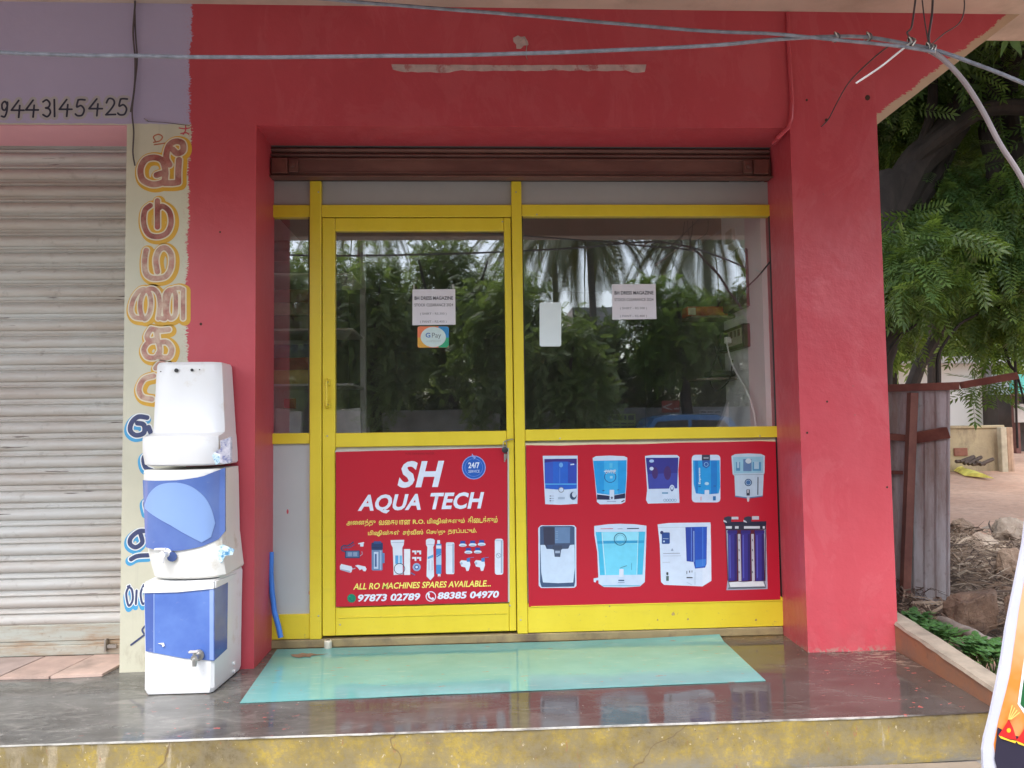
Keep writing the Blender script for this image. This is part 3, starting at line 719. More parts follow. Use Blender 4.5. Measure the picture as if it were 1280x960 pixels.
# glass panes
boxpart('glass_pane', (-.982, .0, 1.016), (-.789, .004, 2.068), GLASS, gf, 0)
boxpart('glass_pane', (.248, .0, 1.017), (1.500, .004, 2.072), GLASS, gf, 0)
# door leaf
dr = bpy.data.objects.new('door', None); C.objects.link(dr); dr.parent = gf; dr.location = (-.7, 0, 0)
boxpart('stile', (-.729, -.020, ZB+.010), (-.668, .022, 2.064), YEL, dr, .003)
boxpart('stile', (.159, -.020, ZB+.010), (.193, .022, 2.064), YEL, dr, .003)
boxpart('door_rail', (-.667, -.018, 2.000), (.158, .020, 2.064), YEL, dr, .003)
boxpart('door_rail', (-.667, -.019, .945), (.158, .020, 1.013), YEL, dr, .003)
boxpart('door_rail', (-.667, -.019, ZB+.010), (.158, .020, .184), YEL, dr, .003)
boxpart('rail_ridge', (-.655, -.0225, .135), (.15, -.0195, .141), YEL, dr, .001)
boxpart('glass_pane', (-.667, .0, 1.013), (.158, .004, 2.000), GLASS, dr, 0)
boxpart('kick_panel', (-.667, -.001, .184), (.158, .008, .945), MC['backing_board'], dr, 0)
q = MB()
for yy in (478, 506):
    a = onY(410, yy, -.022); q.box((a.x-.011, -.032, a.z-.016), (a.x+.011, -.0205, a.z+.016), YEL, .002)
    q.lathe((a.x, -.032, a.z), (0, -1, 0), [(0, .005), (.003, .004)], METAL, 8)
a = onY(409, 474, -.03); b = onY(409, 510, -.03)
q.tube([(a.x, -.03, a.z), (a.x, -.048, a.z-.01), (a.x, -.048, b.z+.01), (b.x, -.03, b.z)], .005, YEL, 8)
q.build('handle', dr, True)
# hasp and padlock
q = MB(); a = onY(631, 552, -.026); b = onY(641, 549, -.033)
q.tube([(a.x, -.026, a.z), (a.x+.004, -.034, a.z+.004), (b.x-.008, -.036, b.z), (b.x, -.030, b.z)], .0035, METAL, 8); q.build('hasp', dr, True)
pl = thing('padlock', 'small dark padlock with keys hanging from the yellow door hasp', 'padlock', (a.x, -.035, a.z-.03))
q = MB(); q.tube([(a.x-.008, -.036, a.z-.030)]+[(a.x+.008*math.cos(R(180-k*30)), -.036, a.z-.006+.008*math.sin(R(180-k*30))) for k in range(7)]+[(a.x+.008, -.036, a.z-.030)], .0022, METAL, 6); q.build('shackle', pl, True)
q = MB(); q.lathe((a.x, -.026, a.z-.040), (0, -1, 0), [(0, .012), (.002, .0155), (.016, .0155), (.018, .012)], BLACK, 14); q.build('lock_body', pl, True)
q = MB()
for k_ in range(3): q.box((a.x-.006+.004*k_, -.042+.004*k_, a.z-.098+.008*k_), (a.x+.001+.004*k_, -.040+.004*k_, a.z-.058), METAL, .001)
q.build('key', pl)
# white pivot cup at the foot of the door, blue hose
a = onY(410, 790, -.045); q = MB(); q.lathe((a.x, -.045, .002), (0, 0, 1), [(0, .0165), (.004, .0185), (.034, .0185), (.040, .014), (.040, .010), (.012, .009)], pm('off_white_nylon', (.66, .62, .52, 1), .4), 16)
o = q.build('plastic_cup', None, True); tag(o, 'small off-white plastic cup at the foot of the door hinge', 'cup')
q = MB(); hp = [(339, 690), (338.5, 715), (340, 740), (343, 765), (348, 783), (351, 797)]
HOSE = pm('blue_hose_plastic', (.045, .19, .62, 1), .35, .1)
pts = []
for i, (a_, b_) in enumerate(hp): p = onY(a_, b_, -.055-.008*i); pts.append(p)
pts[-1].z = max(pts[-1].z, .014)
q.tube(pts, .0125, HOSE, 12)
for i in range(1, 9):
    t = i/9*(len(pts)-1); k = int(t); f = t-k; c_ = pts[k].lerp(pts[min(k+1, len(pts)-1)], f); d_ = (pts[min(k+1, len(pts)-1)]-pts[k]).normalized()
    q.tube([c_-d_*.0015, c_+d_*.0015], .0136, HOSE, 12)
o = q.build('blue_hose', None, True); tag(o, 'short blue corrugated hose leaning in the corner beside the left pier', 'hose')
# dot on grey panel
q = MB()
for a_, b_, r_ in ((359.5, 639.5, 2.2), (387, 741, 2.0)):
    q.prism([onY(a_+r_*.6*math.cos(k*.8), b_+r_*1.4*math.sin(k*.8), -.0075) for k in range(8)], (0, .001, 0), RED)
q.build('paint_spot', gf)

for a_, b_, yy_ in ((637.5, 757, -.031), (409, 545, -.0215), (645, 240, -.031), (398, 240, -.031), (398, 770, -.031), (651, 775, -.031), (671, 268, -.0225), (950, 545, -.0245), (700, 548, -.0245), (425, 781, -.0195), (628, 277, -.0185)):
    p_ = onY(a_, b_, yy_); q = MB(); q.lathe((p_.x, yy_+.002, p_.z), (0, -1, 0), [(0, .0042), (.0018, .0042), (.0026, .0025)], METAL, 8); q.build('screw', gf)
for a_, b_, r_ in ((762, 758, .004), (841.5, 767.5, .008), (860, 774, .005), (822, 775, .004), (945, 775, .005)):
    p_ = onY(a_, b_, -.0243); q = MB(); q.prism([Vector((p_.x+r_*(1+.3*math.sin(k*2.7))*math.cos(k*.7), -.0246, p_.z+r_*(1+.3*math.cos(k*3.1))*math.sin(k*.7))) for k in range(9)], (0, .0006, 0), pm('chipped_paint_brown', (.38, .27, .10, 1), .7, .4, 60)); q.build('paint_chip', gf)

# ------------------------------------------------------------------ rolled up shutter above the glazing
rs_ = thing('rolled_shutter', 'brown steel shutter rolled up under the red beam above the shopfront', 'shutter', (0, -.06, 2.3))
q = MB(); q.box((-.975, -.075, 2.252), (1.49, -.045, 2.345), BROWNSH, .003); q.build('bottom_bar', rs_)
q = MB(); q.box((-.97, -.079, 2.262), (1.485, -.0755, 2.276), BROWNSH, .002); q.box((-.97, -.079, 2.333), (1.485, -.0755, 2.342), BROWNSH, .002)
q.box((-.976, -.095, 2.246), (1.491, -.032, 2.2515), BROWNSH, .001); q.build('angle', rs_)
for k in range(2):
    z0 = 2.349+k*.027; q = MB(); rg = []
    for x in (-.972, 1.488): rg.append([Vector((x, -.058-.012*math.sin(math.pi*t/6), z0+.024*t/6)) for t in range(7)]+[Vector((x, -.045, z0+.024)), Vector((x, -.045, z0))])
    q.loft(rg, BROWNSH); q.build('slat', rs_, True)
for sx, dx in ((-.955, 1), (1.47, -1)):
    q = MB(); q.box((sx, -.098, 2.262), (sx+dx*.075, -.0795, 2.336), REDOX, .003); q.box((sx+dx*.08, -.094, 2.268), (sx+dx*.125, -.0795, 2.330), BROWNSH, .003)
    q.lathe((sx+dx*.1, -.094, 2.30), (0, -1, 0), [(0, .012), (.01, .012), (.012, .008)], BROWNSH, 12); q.build('lock_bracket', rs_)

# ------------------------------------------------------------------ notices on the glass
PAPER = pm('white_paper', (.66, .64, .69, 1), .6, .03); TXT = pm('dark_print', (.10, .10, .12, 1), .6); TXTF = pm('faint_print', (.30, .30, .33, 1), .6)
def notice(px, py, label):
    t = thing('paper_notice', label, 'notice', onY((px[0]+px[1])/2, py[1], -.004), 'printed notices taped to the glass')
    YY = -.0025
    q = MB(); a = onY(px[0], py[1], YY); b = onY(px[1], py[0], YY)
    q.prism([Vector((a.x, YY, a.z)), Vector((b.x, YY-.001, a.z+.0015)), Vector((b.x, YY, b.z)), Vector((a.x+.0015, YY, b.z))], (0, .0012, 0), PAPER); q.build('sheet', t)
    w = px[1]-px[0]; h = py[1]-py[0]
    for s_, l, r_, tt, bb, mt, bo in (('BH DRESS MAGAZINE', .05, .95, .20, .30, TXT, .02), ('STOCK CLEARANCE 2024', .05, .95, .40, .48, TXT, 0), ('( SHIRT - RS.300 )', .18, .80, .65, .73, TXTF, .01), ('( PANT - RS.400 )', .18, .80, .87, .95, TXTF, .01)):
        text_px('lettering', s_, px[0]+l*w, px[0]+r_*w, py[0]+tt*h, py[0]+bb*h, YY-.0016, mt, t, bold=bo)
    return t
notice((515.5, 569), (361.5, 406.5), 'white printed notice on the door glass, above the round-logo payment sticker')
notice((765.5, 819.5), (355, 399.5), 'white printed notice on the large right-hand pane')
q = MB()
for a_, b_ in ((517.5, 358), (566.5, 358)):
    u = onY(a_, b_, -.0015); q.box((u.x-.004, -.0018, u.z-.016), (u.x+.004, -.0006, u.z+.01), pm('clear_tape', (.30, .30, .27, 1), .4), 0)
o = q.build('adhesive_tape'); tag(o, 'two strips of yellowed tape above the door notice', 'tape')
# payment sticker
ps = thing('payment_sticker', 'small rounded payment sticker with coloured corners on the door glass', 'sticker', onY(542, 434, -.003))
def rrect(x0, y0, x1, y1, r, n=4):
    out = []
    for cx, cy, a0 in ((x1-r, y0+r, -90), (x1-r, y1-r, 0), (x0+r, y1-r, 90), (x0+r, y0+r, 180)):
        for k in range(n+1): a = R(a0+90*k/n); out.append((cx+r*math.cos(a), cy+r*math.sin(a)))
    return out
FC = {}
def flat(r, g, b, k=.86):
    key = (r, g, b)
    if key not in FC: FC[key] = pm('print_%02x%02x%02x' % key, rgb(r, g, b, k), .38, .05, 30)
    return FC[key]
YS = -.003
q = MB()
def flatpoly(q, pts, Y, mat): q.add([onY(a, b, Y) for a, b in pts], [tuple(range(len(pts)))], mat)
q.prism([onY(a, b, YS) for a, b in rrect(522, 408, 561, 434.5, 2.5)], (0, .0012, 0), flat(240, 130, 90))
q.build('backing', ps)
q = MB()
flatpoly(q, [(522, 422), (536, 422), (536, 434.4), (524, 434.4), (522, 432)], YS-.0003, flat(225, 170, 70))
flatpoly(q, [(548, 408.1), (559, 408.1), (561, 410), (561, 422), (548, 422)], YS-.0003, flat(50, 140, 200))
flatpoly(q, [(548, 422), (561, 422), (561, 432), (559, 434.4), (548, 434.4)], YS-.0003, flat(50, 165, 120))
flatpoly(q, [(541.6+15.8*math.cos(k*.2618), 421.3+12.7*math.sin(k*.2618)) if abs(12.7*math.sin(k*.2618)) < 13 else None for k in range(24)], YS-.0006, flat(205, 225, 225))
q.build('disc', ps)
text_px('lettering', 'G', 532, 538, 416, 422, YS-.001, flat(60, 110, 190), ps, bold=.02)
text_px('lettering', 'Pay', 540, 551.5, 416, 424, YS-.001, flat(110, 120, 125), ps)
text_px('lettering', 'ACCEPTED HERE', 533, 551, 425.5, 427.5, YS-.001, flat(170, 185, 185), ps)
bs = thing('blank_sticker', 'blank white rounded sticker at the left of the large pane', 'sticker', onY(688, 433, -.003))
q = MB(); q.prism([onY(a, b, -.0018) for a, b in rrect(674.5, 378, 701.5, 433, 2.5)], (0, .0012, 0), pm('sticker_white', (.68, .76, .78, 1), .45, .03)); q.build('sheet', bs)
# the small red label on the right pane bottom is in the reflection, not on the glass

# ------------------------------------------------------------------ printed banners
BRED = N('banner_red_vinyl')
_f = BRED.noise(1.2, 4, .5)
BRED.col(BRED.mix(_f, (.50, .010, .028, 1), (.43, .012, .030, 1))); BRED.rough(.30); BRED.bump(BRED.noise(3.5, 3, .6), .4, .012); BRED = BRED.m
class Pic:
    """flat print: every shape is a thin coloured layer just proud of the one below"""
    def __init__(s, ox, oy, sc, Y): s.ox, s.oy, s.sc, s.Y, s.k, s.q = ox, oy, sc, Y, 0, MB()
    def T(s, p): return (s.ox+p[0]/s.sc, s.oy+p[1]/s.sc)
    def poly(s, c, pts):
        s.k += 1; flatpoly(s.q, [s.T(p) for p in pts], s.Y-.00012*s.k, flat(*c) if isinstance(c, tuple) else c)
    def rect(s, c, x0, y0, x1, y1, r=0): s.poly(c, rrect(x0, y0, x1, y1, r) if r else [(x0, y0), (x1, y0), (x1, y1), (x0, y1)])
    def ell(s, c, cx, cy, rx, ry=None, n=18): ry = ry or rx; s.poly(c, [(cx+rx*math.cos(2*math.pi*k/n), cy+ry*math.sin(2*math.pi*k/n)) for k in range(n)])
    def ring(s, c, cx, cy, r, w, n=24):
        s.k += 1; Y = s.Y-.00012*s.k; m_ = flat(*c)
        for k in range(n):
            a, b = 2*math.pi*k/n, 2*math.pi*(k+1)/n
            flatpoly(s.q, [s.T((cx+(r-w)*math.cos(a), cy+(r-w)*math.sin(a))), s.T((cx+r*math.cos(a), cy+r*math.sin(a))), s.T((cx+r*math.cos(b), cy+r*math.sin(b))), s.T((cx+(r-w)*math.cos(b), cy+(r-w)*math.sin(b)))], Y, m_)
    def line(s, c, w, *pts):
        for a, b in zip(pts[:-1], pts[1:]):
            dx, dy = b[0]-a[0], b[1]-a[1]; L = math.hypot(dx, dy) or 1; nx, ny = -dy/L*w/2, dx/L*w/2
            s.poly(c, [(a[0]+nx, a[1]+ny), (b[0]+nx, b[1]+ny), (b[0]-nx, b[1]-ny), (a[0]-nx, a[1]-ny)])
    def done(s, name, parent): return s.q.build(name, parent)
YB = -.0265   # banner face
def banner(name, label, corners, edge_top=None):
    t = thing(name, label, 'banner', onY((corners[0][0]+corners[1][0])/2, corners[2][1], -.02))
    q = MB(); q.prism([onY(a, b, YB) for a, b in corners], (0, .0012, 0), BRED); q.build('vinyl_sheet', t); return t
WHT = (228, 238, 255); YLT = (250, 245, 120)
b1 = banner('shop_banner', 'red banner with white shop name and spare parts on the lower door',
    [(420, 758.5), (634.6, 752.4), (634, 559.6), (600, 560.3), (540, 562.2), (480, 563.2), (419.8, 565.0)])
q = MB(); q.prism([onY(a, b, -.0205) for a, b in [(419, 566), (419, 563.2), (500, 562), (634, 558.6), (634, 561)]], (0, .001, 0), flat(215, 215, 205)); q.build('white_margin', b1)
q = MB(); q.prism([onY(a, b, -.0205) for a, b in [(634.2, 560), (636.2, 560), (637, 752), (635, 753)]], (0, .001, 0), flat(215, 215, 205)); q.build('white_margin', b1)
YT = YB-.0006
text_px('lettering', 'SH', 497, 555.5, 576.5, 610, YT, flat(*WHT), b1, bold=.035, shear=.25, track=1.08)
text_px('lettering', 'AQUA', 447, 526, 618.5, 642.5, YT, flat(*WHT), b1, bold=.035, shear=.25, track=1.05)
text_px('lettering', 'TECH', 538, 605.5, 616, 637, YT, flat(*WHT), b1, bold=.035, shear=.25, track=1.05)
Y1 = flat(240, 228, 110)
def ta(s):   # draw pre-base vowel signs before their consonant
    o = []
    for c in s:
        if c in '\u0bc6\u0bc7\u0bc8' and o: o.insert(len(o)-1, c)
        else: o.append(c)
    return ''.join(o)
text_px('lettering', ta('அனைத்து'), 433, 469.5, 649.5, 658.5, YT, Y1, b1, bold=.02)
text_px('lettering', ta('வகையான'), 473.5, 513, 650.5, 656.5, YT, Y1, b1, bold=.02)
text_px('lettering', 'R.O.', 516, 531, 649.5, 655, YT, Y1, b1, bold=.025)
text_px('lettering', ta('மிஷின்களும்'), 534, 581, 648, 656.5, YT, Y1, b1, bold=.02)
text_px('lettering', ta('கிடைக்கும்'), 585, 622, 645.5, 654, YT, Y1, b1, bold=.02)
text_px('lettering', ta('மிஷின்கள்'), 460, 499.5, 663, 671, YT, Y1, b1, bold=.02)
text_px('lettering', ta('சர்வீஸ்'), 503.5, 529, 662, 670, YT, Y1, b1, bold=.02)
text_px('lettering', ta('செய்து'), 533, 556.5, 662, 669.5, YT, Y1, b1, bold=.02)
text_px('lettering', ta('தரப்படும்.'), 560, 596, 660.5, 668.5, YT, Y1, b1, bold=.02)
text_px('lettering', 'ALL RO MACHINES SPARES AVAILABLE...', 441.5, 613.5, 729.3, 737.2, YT, flat(*YLT), b1, bold=.02, shear=.22)
text_px('lettering', '97873 02789', 447.5, 525.4, 743.2, 752.4, YT, flat(*WHT), b1, bold=.035, shear=.15)
text_px('lettering', '88385 04970', 547, 623.8, 740.3, 749.2, YT, flat(*WHT), b1, bold=.035, shear=.15)
# icons
p = Pic(415, 660, 5.689, YT); p.ell((15, 135, 105), 139, 500, 31); p.line((20, 110, 90), 5, (125, 485), (128, 505), (140, 517), (156, 512)); p.ell((40, 165, 130), 125, 486, 6); p.done('message_icon', b1)
p = Pic(415, 660, 5.689, YT); p.ring(WHT, 703, 487, 37, 6); p.line(WHT, 11, (686, 468), (688, 488), (702, 503), (720, 503)); p.ell(WHT, 687, 471, 9); p.ell(WHT, 716, 502, 9); p.done('telephone_icon', b1)
p = Pic(420, 550, 5.818, YT); p.ell((30, 95, 190), 1002, 200, 84); p.ring((150, 170, 235), 1002, 200, 87, 6); p.ring((120, 150, 230), 1002, 200, 66, 3)
p.poly((150, 170, 235), [(985, 120), (990, 98), (998, 110), (1018, 128), (1000, 145), (1003, 130)]); p.done('badge', b1)
text_px('lettering', '24/7', 585.5, 599.5, 578, 585.5, YT-.0008, flat(*WHT), b1, bold=.03)
text_px('lettering', 'SERVICE', 585.5, 599.5, 587.5, 591, YT-.0008, flat(200, 215, 245), b1, bold=.01)
text_px('lettering', 'PURE DRINKING WATER', 507, 543, 566, 568.5, YT, flat(150, 20, 40), b1)
# spare parts (crop 2 coordinates)
W2 = (222, 230, 245); SHD = (165, 180, 205); BLU = (60, 125, 195); DK = (50, 70, 110)
def P2(): return Pic(415, 660, 5.689, YT)
p = P2(); p.rect(DK, 92, 160, 198, 215, 6); p.rect((90, 120, 160), 100, 166, 190, 207); p.rect((140, 160, 190), 112, 172, 142, 200); p.rect((140, 160, 190), 150, 172, 178, 200)
p.line(DK, 9, (96, 168), (70, 160), (64, 140), (82, 124), (110, 128), (140, 110), (154, 98)); p.line((70, 90, 140), 6, (75, 150), (90, 138), (120, 142), (160, 118)); p.line(W2, 8, (186, 112), (228, 104)); p.rect(W2, 200, 106, 224, 132, 4); p.line(SHD, 4, (198, 200), (216, 186), (212, 166)); p.done('adapter_picture', b1)
p = P2(); p.poly(W2, [(56, 270), (66, 256), (138, 272), (146, 288), (138, 314), (126, 318), (58, 298)]); p.poly(SHD, [(60, 290), (130, 306), (126, 318), (58, 298)]); p.line(SHD, 6, (146, 292), (166, 286)); p.poly(W2, [(164, 268), (184, 262), (236, 274), (246, 292), (238, 308), (222, 306), (214, 292), (196, 300), (184, 282)]); p.done('float_valve_picture', b1)
p = P2(); p.rect((90, 135, 185), 356, 178, 374, 250, 4); p.rect((105, 135, 175), 282, 150, 360, 302, 10); p.rect((40, 60, 105), 280, 104, 362, 156, 8); p.rect((60, 85, 140), 296, 94, 350, 112, 5); p.rect((195, 212, 235), 298, 170, 330, 290); p.rect((70, 100, 155), 304, 184, 318, 276); p.rect((160, 185, 220), 340, 160, 352, 296); p.line((30, 45, 80), 4, (284, 140), (358, 142)); p.done('pump_picture', b1)
p = P2(); p.poly(W2, [(416, 86), (514, 84), (510, 120), (500, 140), (504, 330), (438, 334), (432, 140), (420, 118)]); p.rect((90, 165, 225), 450, 195, 472, 255); p.rect((120, 190, 235), 480, 195, 498, 255); p.line(SHD, 4, (422, 104), (510, 102)); p.rect((235, 238, 245), 512, 150, 556, 334, 3); p.line(SHD, 3, (512, 150), (512, 334)); p.ring((60, 70, 90), 480, 290, 40, 5); p.done('filter_housing_picture', b1)
p = P2()
for a_, b_ in ((570, 160), (604, 160), (570, 206), (604, 206)): p.poly(W2, [(a_, b_), (a_+30, b_), (a_+30, b_+28), (a_+18, b_+28), (a_+16, b_+12), (a_, b_+14)])
p.ell((150, 175, 215), 602, 278, 29); p.ell((70, 100, 160), 602, 278, 17); p.ell(W2, 602, 278, 9); p.line((90, 110, 160), 8, (560, 318), (590, 334)); p.done('elbow_fittings_picture', b1)
p = P2(); p.poly(W2, [(668, 88), (676, 78), (700, 74), (722, 78), (732, 88), (728, 118), (720, 136), (726, 342), (700, 372), (672, 344), (678, 136), (668, 118)]); p.poly((90, 165, 215), [(680, 206), (720, 188), (720, 208), (680, 222)]); p.line(SHD, 4, (690, 230), (690, 300)); p.line(SHD, 4, (712, 230), (712, 300)); p.line(SHD, 3, (672, 118), (728, 118)); p.done('cartridge_picture', b1)
p = P2(); p.rect(W2, 748, 86, 768, 120, 5); p.rect((70, 140, 205), 740, 112, 778, 328, 6); p.rect(W2, 741, 124, 777, 146); p.poly((170, 205, 235), [(741, 196), (777, 180), (777, 262), (741, 262)]); p.line((50, 110, 180), 8, (744, 205), (774, 186)); p.rect(W2, 752, 326, 772, 346, 4); p.rect((200, 90, 90), 756, 342, 768, 350); p.done('membrane_picture', b1)
p = P2(); p.rect(W2, 810, 102, 870, 328, 10); p.rect(SHD, 856, 112, 868, 318); p.line(SHD, 3, (820, 122), (862, 122)); p.line(SHD, 2, (812, 108), (868, 106)); p.done('cartridge_picture', b1)
p = P2()
for a_, b_ in ((930, 112), (1000, 110), (1064, 106), (970, 162), (1036, 160)):
    p.rect((45, 75, 165), a_-18, b_-20, a_+18, b_+4, 4); p.ell(W2, a_, b_+10, 28, 12); p.ell(SHD, a_, b_+15, 20, 5)
p.done('fittings_picture', b1)
p = P2()
for a_ in (950, 1054):
    p.poly(W2, [(a_-42, 242), (a_-30, 228), (a_+30, 236), (a_+34, 262), (a_+22, 304), (a_+6, 306), (a_-2, 280), (a_-30, 274)]); p.rect(BLU, a_+8, 214, a_+32, 240, 3); p.line((150, 120, 180), 4, (a_+20, 212), (a_+60, 208)); p.ell(SHD, a_-30, 252, 9)
p.done('taps_picture', b1)
p = P2(); p.rect(W2, 1158, 76, 1218, 332, 16); p.rect(SHD, 1200, 90, 1212, 320); p.ring((130, 145, 165), 1184, 196, 18, 3); p.line(SHD, 3, (1160, 90), (1216, 90)); p.line((120, 135, 160), 3, (1176, 186), (1192, 206)); p.done('cartridge_picture', b1)

b2 = banner('product_banner', 'red vinyl banner printed with nine water purifiers under the large pane',
    [(661, 758.8), (975.6, 749.4), (969.4, 552.0), (950, 551.2), (900, 552.6), (850, 553.2), (800, 555.2), (740, 555.6), (700, 557.0), (657.5, 556.4)])
q = MB(); q.prism([onY(a, b, -.0258) for a, b in [(657, 558), (656, 554), (760, 553.2), (860, 552), (969, 549.8), (969.5, 553)]], (0, .0005, 0), flat(225, 215, 175)); q.build('white_margin', b2)
DB = (45, 60, 150); MB_ = (40, 100, 205); LB = (35, 155, 225); CY = (120, 215, 245); WH = (205, 222, 245); GR = (95, 105, 130)
def P3(): return Pic(660, 555, 8, YT)
def P4(): return Pic(810, 550, 8, YT)
def P5(): return Pic(660, 640, 8, YT)
def P6(): return Pic(810, 640, 8, YT)
# 1
p = P3(); p.poly(WH, [(148, 118), (496, 116), (498, 480), (494, 598), (330, 608), (172, 602)]); p.poly(MB_, [(164, 150), (488, 146), (488, 446), (330, 458), (172, 446)])
p.poly((60, 45, 130), [(164, 150), (488, 146), (488, 200), (400, 176), (250, 176), (164, 186)]); p.poly((55, 90, 195), [(164, 186), (250, 176), (250, 392), (168, 392)]); p.poly((50, 75, 180), [(400, 176), (488, 200), (488, 392), (400, 392)])
p.poly((95, 180, 240), [(168, 396), (488, 396), (488, 406), (168, 406)]); p.line((90, 140, 225), 5, (318, 240), (318, 390)); p.ell((110, 170, 235), 330, 210, 20, 24); p.line(WH, 12, (424, 206), (462, 202)); p.ell(WH, 332, 455, 24); p.ring((120, 120, 130), 332, 458, 28, 6)
for y_ in (520, 544, 568): p.line((60, 70, 100), 8, (216, y_), (232, y_)); p.line((150, 160, 185), 4, (236, y_), (262, y_))
p.rect((170, 190, 215), 300, 530, 368, 552); p.ell((60, 80, 110), 452, 518, 34, 40); p.ell((200, 215, 235), 462, 506, 22, 28); p.done('purifier_picture', b2)
# 2
p = P3(); p.poly(WH, [(646, 140), (680, 122), (820, 116), (960, 122), (992, 136), (990, 300), (972, 580), (930, 600), (720, 604), (690, 580), (668, 340)])
p.poly(LB, [(652, 168), (986, 162), (984, 320), (974, 490), (840, 512), (690, 494), (668, 320)]); p.poly((60, 175, 235), [(760, 168), (900, 166), (900, 500), (760, 500)]); p.poly((40, 45, 80), [(690, 504), (832, 520), (974, 492), (970, 542), (830, 558), (690, 556)])
p.rect((90, 190, 235), 815, 190, 845, 240, 4); p.ring((30, 80, 150), 822, 328, 60, 7); p.rect((150, 210, 240), 820, 320, 846, 344); p.line((200, 225, 240), 10, (760, 274), (880, 268)); p.line((50, 60, 90), 7, (745, 467), (765, 466)); p.line((50, 60, 90), 5, (890, 460), (912, 458)); p.rect(WH, 816, 458, 862, 556, 4); p.ell(GR, 838, 538, 12); p.line((140, 150, 190), 6, (790, 574), (880, 574)); p.line((60, 50, 60), 10, (934, 578), (965, 564)); p.done('purifier_picture', b2)
text_px('lettering', 'DIVINE', 757, 769.5, 587.2, 592, YT-.004, flat(225, 235, 250), b2)
# 3
p = P4(); p.poly(WH, [(-30, 160), (40, 150), (290, 150), (314, 170), (302, 300), (314, 628), (0, 636), (-20, 600), (-8, 500)]); p.poly((52, 52, 140), [(-22, 178), (304, 176), (298, 320), (292, 484), (6, 490), (-6, 340)])
p.poly((62, 72, 165), [(0, 340), (296, 330), (292, 484), (6, 490)]); p.ell((70, 45, 110), 70, 330, 30, 60); p.ell((70, 45, 110), 195, 330, 36, 70); p.ell((170, 200, 240), 36, 210, 24, 16); p.ell((200, 215, 240), 36, 286, 20, 18); p.ell(WH, 240, 486, 26, 38); p.ell((70, 90, 140), 240, 486, 16, 28); p.ell(WH, 240, 480, 9, 18)
p.line((90, 150, 190), 14, (140, 530), (200, 530))
for k in range(5): p.ring((110, 150, 180), 168+k*26, 602, 14, 4)
p.done('purifier_picture', b2)
# 4
p = P4(); p.poly(WH, rrect(438, 148, 724, 624, 36)); p.poly(LB, [(450, 204), (716, 202), (722, 470), (706, 534), (580, 546), (478, 534), (456, 440)]); p.poly((25, 125, 205), [(470, 206), (500, 206), (500, 536), (478, 532)]); p.poly((25, 125, 205), [(630, 206), (690, 206), (690, 536), (630, 540)])
p.rect((60, 60, 80), 538, 148, 620, 204, 4); p.line((220, 225, 235), 6, (555, 180), (606, 180)); p.poly((40, 95, 175), [(542, 204), (618, 204), (618, 260), (582, 284), (546, 262)]); p.ring((150, 200, 235), 582, 244, 22, 5); p.ell((170, 215, 240), 588, 436, 22, 16); p.line((30, 60, 110), 7, (505, 466), (528, 466)); p.line((30, 60, 110), 5, (655, 460), (678, 460)); p.rect(WH, 566, 500, 612, 556, 4); p.line((220, 100, 90), 6, (530, 566), (530, 604)); p.rect((40, 110, 170), 650, 562, 678, 604); p.done('purifier_picture', b2)
# vertical lettering
o = text_px('lettering', 'Expresso', 0, 168/8, 0, 26/8, YT-.004, flat(220, 240, 250), b2, bold=.02)
me = o.data; a0 = onY(810+532/8, 550+440/8, YT-.004); cc = np.empty(len(me.vertices)*3); me.vertices.foreach_get('co', cc); cc = cc.reshape(-1, 3); ox_, oz_ = cc[:, 0].min(), cc[:, 2].min()
nx_ = a0.x-(cc[:, 2]-oz_); nz_ = a0.z+(cc[:, 0]-ox_); cc[:, 0] = nx_; cc[:, 2] = nz_; me.vertices.foreach_set('co', cc.ravel()); me.update()
# 5
p = P4(); p.poly((190, 212, 230), [(834, 160), (870, 142), (1000, 134), (1130, 140), (1168, 158), (1166, 330), (1156, 346), (1148, 556), (1130, 566), (1040, 580), (960, 580), (872, 562), (864, 360), (846, 340)])
p.poly((150, 200, 222), [(850, 170), (1150, 166), (1150, 330), (860, 336)]); p.rect((80, 140, 185), 880, 220, 922, 308, 4); p.rect((95, 130, 175), 952, 190, 1036, 312, 4); p.rect((80, 150, 195), 1046, 220, 1130, 308, 4); p.ell((205, 220, 230), 1004, 210, 30, 26); p.rect((170, 205, 225), 890, 216, 912, 280); p.rect((170, 205, 225), 1060, 216, 1110, 290)
p.line((140, 160, 180), 5, (860, 348), (1156, 344)); p.ell((40, 80, 130), 1003, 425, 37); p.ell((175, 200, 220), 1003, 425, 28); p.ell((60, 110, 165), 1003, 425, 22); p.line((40, 50, 80), 9, (1100, 370), (1098, 548)); p.rect((55, 60, 80), 985, 494, 1018, 556, 4); p.rect((220, 225, 235), 994, 498, 1006, 530); p.poly((90, 120, 165), [(868, 556), (1000, 574), (1146, 556), (1146, 566), (1000, 586), (870, 568)]); p.poly((215, 205, 210), [(988, 574), (1016, 574), (1010, 612), (1000, 620), (992, 612)]); p.done('purifier_picture', b2)
